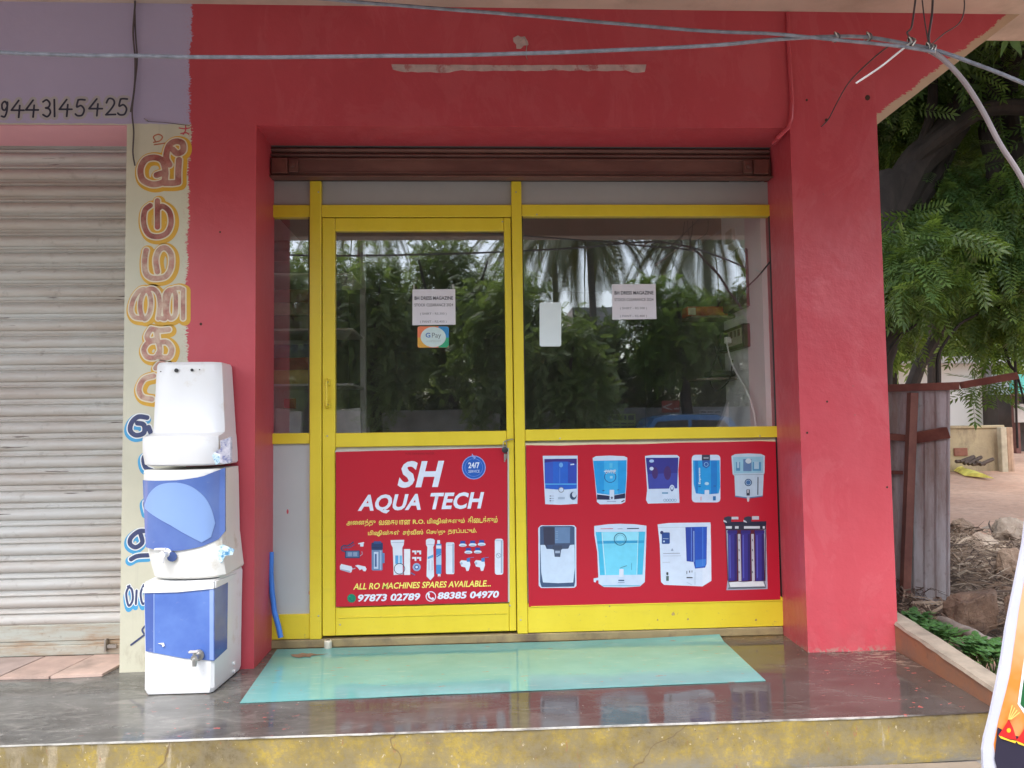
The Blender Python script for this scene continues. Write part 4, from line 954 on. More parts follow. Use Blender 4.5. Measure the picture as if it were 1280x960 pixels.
# 6
p = P5(); p.poly(WH, [(102, 160), (130, 134), (460, 132), (482, 156), (484, 740), (462, 758), (130, 760), (108, 736)]); p.poly((70, 90, 125), [(120, 150), (150, 140), (440, 140), (466, 150), (470, 700), (462, 746), (136, 752), (120, 700)])
p.poly((60, 62, 85), [(152, 152), (268, 152), (268, 356), (200, 360), (160, 330)]); p.poly((105, 135, 175), [(268, 152), (422, 152), (418, 310), (270, 312)])
for y_ in (196, 214, 232, 250, 276): p.line((150, 180, 210), 4, (276, y_), (300, y_))
p.poly((205, 222, 245), [(124, 330), (170, 330), (186, 370), (250, 372), (400, 368), (420, 330), (464, 326), (468, 560), (452, 704), (300, 712), (150, 704), (132, 600)]); p.poly((70, 85, 115), [(186, 330), (414, 316), (408, 362), (340, 366), (250, 366), (200, 362)])
p.rect((65, 75, 100), 246, 334, 340, 376, 4); p.poly((75, 88, 115), [(258, 376), (332, 376), (322, 450), (266, 448)]); p.rect((165, 180, 205), 272, 388, 320, 412); p.done('purifier_picture', b2)
# 7
p = P5(); p.poly(WH, [(662, 140), (800, 122), (920, 118), (1060, 122), (1184, 136), (1184, 240), (1168, 700), (1120, 744), (960, 754), (760, 750), (706, 716), (692, 400), (664, 230)]); p.poly(WH, [(656, 664), (704, 656), (704, 682), (682, 684), (678, 704), (658, 700)])
p.poly((75, 190, 230), [(676, 200), (1172, 196), (1146, 626), (720, 632), (704, 400)]); p.poly((150, 225, 248), [(734, 200), (1106, 198), (1092, 628), (766, 630)]); p.poly((120, 215, 245), [(748, 320), (1096, 318), (1090, 628), (768, 630)])
p.poly((50, 160, 210), [(690, 290), (1162, 284), (1160, 310), (694, 318)]); p.line((210, 240, 250), 6, (740, 210), (776, 626)); p.line((210, 240, 250), 5, (1102, 210), (1088, 626)); p.ring((40, 100, 130), 922, 272, 64, 8); p.ring((90, 160, 185), 922, 272, 46, 4); p.line((215, 110, 120), 6, (726, 168), (850, 166)); p.line((70, 85, 110), 10, (990, 166), (1110, 164)); p.line((150, 160, 180), 5, (896, 168), (946, 167))
p.rect((225, 230, 245), 912, 570, 956, 652, 4); p.line((90, 110, 130), 5, (920, 560), (990, 536)); p.line((60, 90, 130), 12, (904, 684), (962, 684)); p.line((90, 120, 150), 4, (900, 706), (966, 706)); p.line((110, 190, 215), 8, (740, 738), (1120, 736)); p.line((70, 130, 170), 4, (1036, 510), (1036, 580)); p.done('purifier_picture', b2)
# 8
p = P6(); p.poly((215, 228, 248), [(96, 124), (210, 110), (624, 104), (630, 300), (634, 688), (544, 744), (160, 728), (130, 700), (118, 330)]); p.poly((225, 235, 252), [(540, 150), (626, 120), (632, 680), (546, 740)]); p.line((180, 195, 215), 4, (104, 156), (600, 148))
p.poly((45, 70, 165), [(374, 152), (590, 146), (586, 520), (570, 556), (470, 566), (456, 500), (386, 492)]); p.poly((40, 85, 190), [(466, 150), (588, 147), (584, 520), (560, 556), (470, 562)]); p.poly((60, 125, 215), [(474, 480), (582, 470), (576, 540), (478, 556)]); p.line((160, 190, 235), 7, (458, 190), (460, 500)); p.line((110, 150, 225), 5, (434, 156), (434, 490)); p.line((90, 140, 225), 5, (548, 150), (548, 540))
p.rect((45, 80, 150), 138, 204, 218, 318, 10); p.ell((50, 60, 110), 138, 206, 17); p.line((170, 190, 220), 6, (148, 266), (206, 268)); p.ell(WH, 160, 294, 9); p.line((150, 160, 180), 6, (152, 414), (320, 412)); p.line((180, 190, 205), 4, (150, 440), (330, 438)); p.poly((150, 165, 190), [(228, 388), (242, 360), (256, 388)]); p.line((190, 200, 215), 5, (146, 504), (220, 502)); p.rect((60, 70, 80), 184, 602, 204, 630, 6); p.rect((90, 110, 110), 182, 640, 208, 688, 3)
p.line((60, 60, 80), 6, (388, 590), (388, 620)); p.line((60, 60, 80), 9, (416, 586), (416, 606)); p.line((60, 60, 80), 6, (440, 584), (440, 604)); p.line((60, 60, 70), 10, (386, 656), (446, 656)); p.line((180, 195, 215), 5, (470, 600), (470, 730)); p.line((180, 195, 215), 4, (386, 700), (440, 730)); p.done('purifier_picture', b2)
# 9
p = P6(); p.poly((175, 180, 200), [(776, 110), (1180, 106), (1196, 770), (784, 782), (800, 640)]); p.poly((90, 25, 50), [(800, 180), (1160, 178), (1170, 690), (806, 700)]); p.poly((35, 40, 65), [(756, 100), (1184, 92), (1184, 130), (772, 134)]); p.poly((45, 45, 65), [(770, 130), (1180, 126), (1180, 176), (778, 182)])
for a_ in (800, 1000): p.poly((50, 55, 75), [(a_-40, 56), (a_, 42), (a_+36, 48), (a_+32, 108), (a_-36, 110)]); p.poly((205, 210, 220), [(a_-46, 78), (a_-20, 90), (a_-10, 108), (a_-44, 98)])
p.rect((200, 205, 215), 836, 48, 904, 74); p.rect((200, 205, 215), 1040, 42, 1110, 76)
for a_, b_ in ((780, 838), (870, 906), (960, 1120), (1148, 1168)): p.rect((215, 220, 230), a_, 142, b_, 166)
for a_ in (794, 928, 1066):
    p.rect((50, 40, 125), a_, 184, a_+98, 214, 6); p.poly((58, 50, 140), [(a_+6, 214), (a_+92, 214), (a_+94, 684), (a_+10, 690)]); p.poly((88, 92, 185), [(a_+18, 230), (a_+30, 230), (a_+34, 660), (a_+22, 664)]); p.poly((42, 34, 105), [(a_+70, 220), (a_+90, 220), (a_+92, 684), (a_+72, 686)])
for a_ in (898, 1032):
    p.poly((195, 195, 205), [(a_, 220), (a_+26, 220), (a_+36, 690), (a_+8, 692)])
    for y_ in (270, 370, 470, 590): p.line((60, 60, 75), 7, (a_+12, y_), (a_+14, y_+22))
p.poly((225, 228, 232), [(812, 704), (900, 696), (960, 704), (1040, 692), (1150, 696), (1170, 742), (812, 752)]); p.line((70, 85, 90), 7, (800, 762), (1178, 754)); p.line((70, 85, 90), 6, (804, 690), (820, 756)); p.line((70, 85, 90), 6, (1160, 690), (1178, 748)); p.line((60, 65, 85), 7, (780, 180), (800, 690)); p.line((60, 65, 85), 7, (1176, 180), (1172, 690)); p.done('filter_rack_picture', b2)

# ------------------------------------------------------------------ the stack of three purifier housings
BW = pm('white_abs_plastic', (.78, .79, .80, 1), .28, .03, 5, dirt=(.56, .50, .40, 1), dscale=9, dlo=.58, dhi=.80, coat=.2)
BWY = pm('yellowed_abs_plastic', (.74, .73, .69, 1), .35, .05, 5, dirt=(.42, .36, .26, 1), dscale=8, dlo=.58, dhi=.75)
def blue_plastic(name, c, c2):
    n = N(name); f = n.noise(3, 5, .6)
    col = n.mix(n.ramp(f, [(.35, 0.0), (.65, 1.0)]), c, c2)
    sc = n.ramp(n.noise(20, 8, .75), [(.62, 0.0), (.72, 1.0)]); col = n.mix(n.math('MULTIPLY', sc, .35), col, (.45, .42, .45, 1))
    n.col(col); n.rough(.16); n.b.inputs['Coat Weight'].default_value = .4; return n.m
BLUE1 = blue_plastic('translucent_blue_plastic', (.085, .145, .40, 1), (.13, .21, .48, 1))
BLUE2 = blue_plastic('light_blue_plastic', (.065, .135, .43, 1), (.12, .22, .55, 1))
DISC = pm('pale_blue_disc', (.23, .36, .66, 1), .3, .05, 4)
def housing_section(xl, xr, yb, yf, bow, n=14, ch=.025):
    """plan outline (counter-clockwise): straight back and sides, bowed front"""
    pts = [(xr, yb), (xl, yb), (xl, yf+ch+.0)]
    for i in range(n+1):
        t = i/n; x = xl+(xr-xl)*t; y = yf-bow*math.sin(math.pi*t)+ch*(abs(2*t-1)**6)
        pts.append((x, y))
    pts.append((xr, yf+ch)); return pts
def ring_at(o, z): return [Vector((a, b, z)) for a, b in o]
def tap(parent, x, y, z, mat_body, lever, col):
    q = MB(); q.lathe((x, y, z), (0, -1, 0), [(0, .022), (.006, .022), (.008, .012), (.035, .012), (.038, .014), (.050, .013)], mat_body, 14)
    q.tube([(x, y-.042, z), (x, y-.046, z-.012), (x, y-.046, z-.030)], [.010, .010, .008], mat_body, 10)
    q.tube([(x, y-.042, z+.008), (x, y-.042, z+.022)], .006, mat_body, 8)
    q.box((x-.022 if lever > 0 else x-.028, y-.052, z+.020), (x+.014, y-.034, z+.028), col, .002)
    return q.build('tap', parent, True)
# bottom unit: faceted blue panel
u1 = thing('water_purifier_housing', 'lowest of the stacked water purifiers, white with an angular blue tank front', 'water purifier', (-1.16, -.48, 0), 'discarded purifier housings stacked by the pillar')
yb, yf = -.335, -.636
def b_outline(x0, xc, xr_, f=0): return [(xr_, yb), (x0, yb), (x0, yf+f+.012), (x0+.010, yf+f), (xc-.012, yf+f), (xc, yf+f+.012), (xr_, yb-.02)]
q = MB(); q.loft([ring_at(b_outline(-1.296, -1.040, -1.022, .006), .004), ring_at(b_outline(-1.302, -1.034, -1.016, .0), .022), ring_at(b_outline(-1.302, -1.034, -1.016), .13),
    ring_at(b_outline(-1.306, -1.034, -1.014), .30), ring_at(b_outline(-1.310, -1.036, -1.012), .428), ring_at(b_outline(-1.306, -1.040, -1.016, .006), .440)], BW); q.build('body', u1, True, 25)
def fp(px, py, Y=yf-.004): return onY(px, py, Y)
_sn = Vector((.30, -.020, 0)).normalized()   # outward normal of the right-hand face
def sp_(px, py):
    d = ray(px, py); p0_ = Vector((-1.031, yf, 0)); t = (p0_-CP).dot(_sn)/d.dot(_sn); return CP+d*t
q = MB(); ft = [fp(180.5, 741), fp(222, 740.5), fp(267.5, 736)]; fb = [fp(182, 814), fp(230, 823), fp(267.5, 826)]
A_ = ft+fb[::-1]; q.add(A_+[v+Vector((0, .012, 0)) for v in A_], [tuple(range(6))]+[(i, (i+1) % 6, (i+1) % 6+6, i+6) for i in range(6)], BLUE2)
B_ = [ft[2]+Vector((.001, .001, 0)), sp_(285, 728), sp_(284, 811), fb[2]+Vector((.001, .001, 0))]
q.add(B_+[v-_sn*.012 for v in B_], [tuple(range(4))]+[(i, (i+1) % 4, (i+1) % 4+4, i+4) for i in range(4)], BLUE2); q.build('blue_front', u1)
q = MB(); SEAM = blue_plastic('deep_blue_plastic', (.05, .09, .32, 1), (.075, .14, .40, 1)); LITE = blue_plastic('hazy_blue_plastic', (.20, .30, .60, 1), (.28, .38, .66, 1))
for pts_, m_ in (([(181.5, 742), (192, 742), (192, 816), (183, 813.5)], SEAM), ([(192, 741.8), (193.2, 741.8), (193.2, 816.5), (192, 816)], LITE), ([(262, 737), (267, 736.5), (267, 825), (262, 824.6)], LITE)):
    q = MB(); q.prism([fp(a_, b_)+Vector((0, -.0012, 0)) for a_, b_ in pts_], (0, .001, 0), m_); q.build('moulded_edge', u1)
q = MB(); top_l = [fp(179, 734.5), fp(179.5, 741), fp(222, 740), fp(267.5, 735.5), fp(267.5, 727), fp(222, 733)]
q.prism([p_+Vector((0, -.005, 0)) for p_ in top_l], (0, .02, 0), BW)
S_ = [sp_(269, 727), sp_(269, 735), sp_(285, 727), sp_(296, 716)]; q.add([v+_sn*.004 for v in S_]+[v-_sn*.01 for v in S_], [(0, 1, 2, 3)]+[(i, (i+1) % 4, (i+1) % 4+4, i+4) for i in range(4)], BW); q.build('rim', u1)
t1 = fp(249, 818); tap(u1, t1.x, -.646, t1.z, METAL, 1, pm('grey_lever', (.45, .42, .42, 1), .4))
q = MB(); t2 = fp(202, 805)
q.prism([t2+Vector((-.012, -.006, .004)), t2+Vector((.010, -.006, .006)), t2+Vector((.014, -.006, -.006)), t2+Vector((.006, -.006, -.010)), t2+Vector((.004, -.006, -.001))], (0, .002, 0), WHITEP); q.build('sticker_remnant', u1)
q = MB()
for b_ in (829, 839): p_ = sp_(293, b_); q.lathe((p_.x-.006, p_.y, p_.z), (1, 0, 0), [(0, .007), (.008, .007), (.010, .004)], WHITEP, 10)
q.build('screw_cap', u1, True)
# middle unit
u2 = thing('water_purifier_housing', 'middle water purifier of the stack with rounded blue tank and pale disc', 'water purifier', (-1.17, -.48, .437), 'discarded purifier housings stacked by the pillar')
def mo(z, dx=0, f=0, xl_=-1.338, xr_=-1.03, bow=.030): return ring_at(housing_section(xl_+dx, xr_+dx, yb, -.60+f, bow), z)
q = MB(); q.loft([mo(.446, .020, .010, -1.30, -1.03), mo(.455, .018, -.004, -1.306, -1.024), mo(.50, .012, -.008, -1.312, -1.024), mo(.570, .006, -.004, -1.324, -1.026), mo(.60, .004, .0, -1.328, -1.028), mo(.84, 0, .004), mo(.868, -.002, .006), mo(.878, -.002, .016)], BWY)
q.build('body', u2, True, 30)
def bow_y(x, x0=-1.336, x1=-1.032, yf_=-.60, bow=.030, ch=.025): t = (x-x0)/(x1-x0); t = max(0, min(1, t)); return yf_-bow*math.sin(math.pi*t)+ch*(abs(2*t-1)**6)
def curved_panel(q, outline_px, off, mat, Yref=-.63, nx=16, x0=None, thick=.004, ymap=bow_y):
    """panel hugging the bowed front; outline as px top/bottom polylines sampled in columns"""
    top, bot = outline_px
    def at(pl, t):
        n = len(pl)-1; k = min(int(t*n), n-1); f = t*n-k; a, b = pl[k], pl[k+1]; return (a[0]+(b[0]-a[0])*f, a[1]+(b[1]-a[1])*f)
    V = []; Fp = []
    for i in range(nx+1):
        t = i/nx; a = onY(*at(top, t), Yref); b = onY(*at(bot, t), Yref)
        for k in range(7):
            s_ = k/6; x = a.x+(b.x-a.x)*s_; z_ = a.z+(b.z-a.z)*s_; V.append((x, ymap(x)-off, z_))
    for i in range(nx):
        for k in range(6): Fp.append((i*7+k, i*7+k+1, (i+1)*7+k+1, (i+1)*7+k))
    q.add(V, Fp, mat)
    # rim to give thickness
    V2 = V+[(a, b+thick, c) for a, b, c in V]; n0 = len(V); E = [i*7 for i in range(nx+1)]+[nx*7+k for k in range(1, 7)]+[i*7+6 for i in range(nx-1, -1, -1)]+[k for k in range(5, 0, -1)]
    q.add(V2, [(E[k], E[(k+1) % len(E)], n0+E[(k+1) % len(E)], n0+E[k]) for k in range(len(E))], mat)
topc = [(173, 601), (195, 601), (225, 600), (252, 596), (270, 588), (277, 585)]
botc = [(180, 685), (195, 687), (225, 688), (250, 684), (268, 677), (277, 666)]
q = MB(); curved_panel(q, (topc, botc), .013, BLUE1, thick=.012); q.build('blue_front', u2, True)
dtop = [(178, 632), (185, 618), (200, 606), (222, 603), (240, 608), (254, 620), (262, 636), (266, 655)]
dbot = [(178, 636), (190, 643), (203, 650), (215, 656), (228, 664), (240, 671), (252, 678), (262, 672)]
dtop = spl(dtop, 4); q = MB(); curved_panel(q, (dtop, dbot), .0158, DISC, nx=28, thick=.002); q.build('pale_disc', u2, True)
t1 = onY(208, 692, -.64); tap(u2, t1.x, bow_y(t1.x)-.012, t1.z, WHITEP, -1, WHITEP)
q = MB(); p_ = onY(213, 695, -.64)
q.lathe((p_.x+.008, bow_y(p_.x)-.014, p_.z-.002), (0, -1, 0), [(0, .020), (.004, .019)], pm('navy_washer', (.05, .09, .25, 1), .4), 14); q.build('washer', u2)
STK = N('torn_silver_sticker'); _n = STK.noise(30, 6, .7); STK.col(STK.ramp(_n, [(.38, (.10, .12, .30, 1)), (.48, (.42, .42, .50, 1)), (.62, (.62, .60, .66, 1))])); STK.rough(.35); STK = STK.m
STK2 = N('torn_blue_sticker'); _n = STK2.noise(40, 6, .7); STK2.col(STK2.ramp(_n, [(.40, (.05, .22, .42, 1)), (.47, (.45, .62, .72, 1)), (.6, (.72, .78, .80, 1))])); STK2.rough(.4); STK2 = STK2.m
q = MB(); pts = [onY(a_, b_, -.585) for a_, b_ in ((271, 683), (280, 680), (294, 686), (292, 693), (283, 694), (278, 703), (272, 700))]
q.prism([Vector((max(p_.x, -1.04), p_.y-.012, p_.z)) for p_ in pts], (0, .0015, 0), STK2); q.build('torn_label', u2)
# top unit: cover with flat upper back and bulging lower bowl
u3 = thing('water_purifier_cover', 'topmost white cover of the stack with a flat upper back and a bulging lower bowl', 'water purifier', (-1.18, -.48, .88), 'discarded purifier housings stacked by the pillar')
q = MB()
def so_(z, xl_, xr_, f, bow=.035): return ring_at(housing_section(xl_, xr_, yb, f, bow, 14, .03), z)
q.loft([so_(.893, -1.325, -1.04, -.585), so_(.900, -1.335, -1.034, -.60), so_(.95, -1.340, -1.036, -.612), so_(1.004, -1.342, -1.040, -.608, .035), so_(1.013, -1.341, -1.041, -.602, .034),
        so_(1.019, -1.341, -1.042, -.560, .020), so_(1.026, -1.338, -1.043, -.522, .006), so_(1.045, -1.337, -1.044, -.514, .004), so_(1.25, -1.332, -1.058, -.505, .002), so_(1.31, -1.330, -1.062, -.500, .002), so_(1.322, -1.326, -1.068, -.490, .0)], BW)
q.build('body', u3, True, 38)
q = MB()
for a_, b_, r_ in ((220.5, 462, .0085), (240, 461.5, .006), (201, 463.5, .0025), (249.5, 461, .0025)):
    p_ = onY(a_, b_+1, -.51); q.lathe((p_.x, -.512, p_.z), (0, 1, 0), [(0, r_), (.003, r_)], BLACK, 12)
q.build('screw_hole', u3)
q = MB(); pts = [onY(a_, b_, -.60) for a_, b_ in ((266, 572), (267, 567), (276, 560), (275, 551), (288, 546), (288, 578), (280, 580), (273, 578))]
q.prism([Vector((p_.x, p_.y, p_.z)) for p_ in pts], (.004, .012, 0), STK); q.build('torn_label', u3)
q = MB(); pts = [onY(a_, b_, -.655) for a_, b_ in ((265, 570), (268, 565), (275, 568), (275, 578), (270, 581))]
q.prism(pts, (0, .002, 0), STK2); q.build('torn_label', u3)

# ------------------------------------------------------------------ cables
CAB = pm('grey_weathered_cable', (.22, .235, .28, 1), .28, .35, 30, .4, 40, coat=.3); CABD = pm('dark_cable_sheath', (.09, .075, .08, 1), .5, .2, 20)
def ypts(lst): return [onY(a, b, Y) for a, b, Y in lst]
def smooth3(pts, n=8):
    P = [pts[0]]+pts+[pts[-1]]; out = []
    for i in range(1, len(P)-2):
        for k in range(n):
            t = k/n; a, b, c, d = P[i-1], P[i], P[i+1], P[i+2]
            out.append(.5*((2*b)+(-a+c)*t+(2*a-5*b+4*c-d)*t*t+(-a+3*b-3*c+d)*t**3))
    out.append(pts[-1]); return out
def cable(name, pts, r, mat, label, n=8, wob=0, grp=None):
    q = MB(); P = smooth3(pts)
    if wob: P = [p+Vector((0, 0, wob*mn.noise(p*6))) for p in P]
    q.tube(P, r, mat, n); o = q.build(name, None, True); tag(o, label, 'cable', grp); return o
CY_ = -1.40
cable('overhead_cable', ypts([(-420, 40, CY_-.1), (0, 65.5, CY_), (170, 70, CY_), (330, 71.5, CY_), (640, 67.5, CY_), (850, 59, CY_), (980, 49, CY_), (1045, 45.8, CY_), (1090, 47, CY_), (1140, 56, CY_), (1166, 62, CY_), (1200, 73, CY_), (1280, 104, CY_), (1420, 170, CY_)]), .0063, CAB, 'lower pale grey overhead cable crossing the whole shopfront', wob=.002)
cable('overhead_cable', ypts([(0, -70, CY_), (300, -14, CY_), (420, 0, CY_), (640, 18, CY_), (860, 37, CY_), (960, 42, CY_-.012), (1045, 50, CY_-.02), (1120, 57, CY_-.016), (1168, 65, CY_-.014)]), .0056, CAB, 'upper pale grey overhead cable slanting down to the knot near the right pier', wob=.002)
cable('drop_cable', ypts([(1160, 62, CY_), (1180, 75, CY_), (1205, 102, CY_), (1228, 138, CY_+.02), (1250, 180, CY_+.03), (1280, 228, CY_+.04), (1330, 330, CY_+.05), (1380, 480, CY_+.05)]), .0082, pm('brown_grey_cable', (.27, .23, .24, 1), .5, .15), 'thick drop cable curving down at the right from the cable knot')
cable('cut_wire', ypts([(1140, 52, CY_), (1125, 64, CY_-.02), (1100, 84, CY_-.02), (1070, 104, CY_-.01)]), .0032, pm('white_cut_wire', (.70, .66, .66, 1), .4), 'short white cut wire end pointing down left from the cable knot')
cable('thin_wire', ypts([(1110, 58, CY_), (1088, 76, -1.1), (1062, 102, -.8), (1048, 125, -.5), (1036, 148, -.345), (1027, 158, -.335)]), .0028, CABD, 'thin dark wire from the cable bundle to a nail on the red wall')
for k, (lst, r_, lab) in enumerate((
    ([(1145, -6, CY_), (1142, 18, CY_), (1139, 35, CY_), (1134, 41, CY_), (1140, 50, CY_)], .0032, 'leftmost tie wire holding up the cable knot'),
    ([(1152, -8, CY_), (1155, 20, CY_), (1159, 45, CY_), (1162, 60, CY_)], .0022, 'thin pale tie wire just right of the leftmost tie wire'),
    ([(1166, -6, CY_), (1165, 18, CY_), (1161, 45, CY_), (1163, 60, CY_)], .0038, 'thick dark straight tie wire above the cable knot'),
    ([(1205, -10, CY_), (1205, 14, CY_), (1198, 30, CY_), (1180, 42, CY_), (1166, 54, CY_)], .0022, 'curling thin tie wire right of the cable knot'))):
    cable('tie_wire', ypts(lst), r_, CABD, lab, 6, grp='tie wires of the overhead cables')
kt = thing('cable_knot', 'knot of wire wound round the overhead cables near the right pier', 'wire knot', onY(1165, 62, CY_))
q = MB(); 
for (cx_, cy_, n_) in ((1164, 61, 5), (1139, 53, 3), (1086, 47, 2), (1046, 47, 2)):
    c_ = onY(cx_, cy_, CY_-.005)
    for k in range(n_):
        o_ = c_+Vector(((k-n_/2)*.006, 0, -(k-n_/2)*.0025)); R_ = .014
        q.tube([o_+Vector((.004*math.sin(a*2+k), math.cos(a)*R_, math.sin(a)*R_)) for a in [i*.5236 for i in range(13)]], .0024, CABD if k % 2 else METAL, 5)
q.build('wire_windings', kt, True)
# hanging double cable on the left
lst = [(168, -40), (168, 0), (167.5, 40), (169, 75), (167, 110), (164.5, 140), (165, 165), (164, 190), (168, 207)]
q = MB()
q.tube(smooth3([onY(a+1.2*math.sin(i*2.1), b, WY-.02) for i, (a, b) in enumerate(lst[:6])]), .0042, CABD, 6)
q.tube(smooth3([onY(a-1.0*math.sin(i*1.7)+1.5, b, WY-.014) for i, (a, b) in enumerate(lst)]), .0036, CABD, 6)
o = q.build('hanging_cable', None, True); tag(o, 'dark twisted cable hanging down the lilac wall to the cream pillar', 'cable')
q = MB(); q.tube([onY(180, 148, WY-.012), onY(186, 152, WY-.014), onY(205, 153, WY-.006), onY(237, 157, WY-.004)], .0014, CABD, 5); a = onY(184, 151, WY-.008)
q.lathe((a.x, WY, a.z), (0, -1, 0), [(0, .002), (.016, .002), (.018, .005)], METAL, 6); o = q.build('nail_and_string', None); tag(o, 'nail with a loose string where lilac paint meets the cream pillar', 'nail')

# ------------------------------------------------------------------ things inside the shop
def inx(px, py, X=1.462): return onX(px, py, X)
mbx = thing('electric_meter_board', 'dark maroon meter box on the inner white wall behind the right pane', 'meter box', inx(922, 350))
q = MB(); a, b = inx(935, 310), inx(910, 395)
DKM = pm('maroon_board', (.055, .022, .02, 1), .5)
q.box((1.40, a.y, b.z), (1.464, b.y, a.z), DKM, .006); q.build('box', mbx)
q = MB(); q.box((1.392, a.y-.01, b.z+.015), (1.40, a.y+.012, a.z-.01), BLACK, .002); q.build('frame_strip', mbx)
q = MB(); c_ = inx(918, 297)
q.box((1.44, c_.y-.02, c_.z-.02), (1.462, c_.y+.09, c_.z+.05), pm('cream_box', (.45, .42, .38, 1), .5), .003); o = q.build('junction_box'); tag(o, 'cream junction box above the maroon meter box', 'junction box')
sb = thing('switch_board', 'brown switchboard with a white plug on the inner wall behind the right pane', 'switchboard', inx(920, 425))
q = MB(); a, b = inx(937, 404), inx(908, 442); q.box((1.425, a.y, b.z), (1.466, b.y, a.z), DKM, .004); q.build('frame', sb)
q = MB(); q.box((1.419, a.y+.02, b.z+.02), (1.425, b.y-.02, a.z-.02), pm('beige_plate', (.40, .34, .28, 1), .5), .001); q.build('plate', sb)
q = MB(); ym = (a.y+b.y)/2; zm = (a.z+b.z)/2
for k in range(3): q.box((1.413, a.y+.03+.06*k, zm+.0), (1.4195, a.y+.055+.06*k, zm+.035), pm('switch_brown', (.12, .05, .04, 1), .4), .001)
q.build('switch', sb)
q = MB(); q.box((1.385, ym-.03, zm-.025), (1.419, ym, zm+.01), WHITEP, .004); q.build('plug', sb)
cable('plug_cable', [Vector((1.395, ym-.015, zm-.02)), Vector((1.41, ym-.06, zm-.15)), Vector((1.43, .15, 1.15)), Vector((1.44, .10, .95)), Vector((1.44, .09, .6))], .0045, WHITEP, 'white cable dropping from the plug inside the right pane')
cable('wall_wire', [inx(962, 328, 1.46), inx(948, 345, 1.45), inx(935, 358, 1.44), inx(925, 372, 1.40)], .004, BLACK, 'black wire running along the inner wall to the meter box')
cable('loop_wire', [Vector((1.39, .42, 1.55)), Vector((1.36, .45, 1.42)), Vector((1.33, .5, 1.30)), Vector((1.36, .5, 1.22)), Vector((1.41, .42, 1.27)), Vector((1.415, .36, 1.38))], .004, BLACK, 'black looping wire hanging below the meter box')
q = MB(); a = onY(906, 428, .45); q.box((a.x-.03, .44, a.z-.05), (a.x+.02, .49, a.z+.05), BLACK, .006); o = q.build('charger'); tag(o, 'black charger block plugged beside the brown switchboard', 'charger')
# small wall shelves with goods
shf = thing('wall_shelf', 'thin shelf board carrying a red carton behind the right pane', 'shelf', onY(900, 396, .55))
a = onY(858, 397, .5); b = onY(925, 395, .5); q = MB(); q.box((a.x, .42, a.z-.012), (1.50, .60, a.z), pm('shelf_wood', (.16, .12, .10, 1), .5), .002); q.build('board', shf)
q = MB(); a2 = onY(858, 394, .46); b2_ = onY(909, 384, .46); q.box((a2.x, .45, a.z+.001), (b2_.x, .55, b2_.z+.004), pm('red_carton', (.42, .045, .02, 1), .4), .003); ct = q.build('carton'); tag(ct, 'flat red and orange carton lying on the thin shelf', 'carton')
q = MB(); q.box((a2.x+.008, .4485, a.z+.008), (a2.x+.05, .4497, b2_.z-.003), pm('carton_label', (.55, .55, .40, 1), .5), 0); lb = q.build('carton_label'); lb.parent = ct
q = MB(); a = onY(866, 474, .5); q.box((a.x, .42, a.z-.010), (1.50, .60, a.z+.002), MC['shelf_wood'], .002); o = q.build('wall_shelf'); tag(o, 'lower thin shelf behind the right pane with a black router on it', 'shelf')
q = MB(); a = onY(905, 468, .5); q.box((a.x-.09, .44, a.z-.012), (a.x+.10, .58, a.z+.018), BLACK, .006); q.tube([(a.x, .5, a.z+.01), (a.x-.05, .5, a.z+.16)], .004, BLACK, 6); o = q.build('router'); tag(o, 'black router with an aerial on the lower thin shelf', 'router')
# clothes shelves on the left
sw = thing('clothes_rack', 'steel rack shelves seen through the narrow left pane', 'rack', (-1.05, .45, .5))
SLM = pm('rack_steel', (.42, .40, .40, 1), .4)
lv = [345, 413, 481, 556]
for py in lv:
    a = onY(363, py, .30); q = MB(); q.box((-1.24, .22, a.z-.012), (-.62, .66, a.z), SLM, .002); q.build('shelf', sw)
for x_ in (-1.235, -.64):
    q = MB(); q.box((x_, .62, .04), (x_+.03, .66, 2.1), SLM, 0); q.build('upright', sw)
fold = [((.055, .07, .13, 1), 'navy'), ((.22, .03, .03, 1), 'dark red'), ((.40, .27, .07, 1), 'mustard'), ((.16, .05, .05, 1), 'maroon'), ((.15, .12, .10, 1), 'brown'), ((.28, .24, .18, 1), 'beige'), ((.10, .10, .12, 1), 'charcoal'), ((.30, .28, .29, 1), 'grey'), ((.08, .05, .06, 1), 'plum'), ((.06, .09, .10, 1), 'teal')]
def cloth(name, x0, x1, y0, y1, z0, z1, col, label):
    q = MB(); rg = []
    for i in range(9):
        t = i/8; x = x0+(x1-x0)*t; w_ = .006*mn.noise(Vector((x*20, z0*9, 0)))
        rg.append([Vector((x, y0+w_-.0+.010*abs(2*u-1)**2, z0+(z1-z0)*u+.004*mn.noise(Vector((x*15, u*3, z0))))) for u in [k/5 for k in range(6)]]+[Vector((x, y1, z1)), Vector((x, y1, z0))])
    q.loft(rg, pm('folded_cloth_'+label.replace(' ', '_'), col, .35, .25, 18, .5, 25)); return q.build(name, None, True, 60)
spec = [(0, [0], 3, ['charcoal', 'plum', 'teal']), (1, [1], 3, ['brown', 'beige', 'maroon']), (2, [2], 3, ['mustard', 'dark red', 'navy'])]
ordn = ['bottom', 'middle', 'top']; where = ['on the top shelf', 'on the second shelf', 'on the third shelf']
cd = dict((b, a) for a, b in fold)
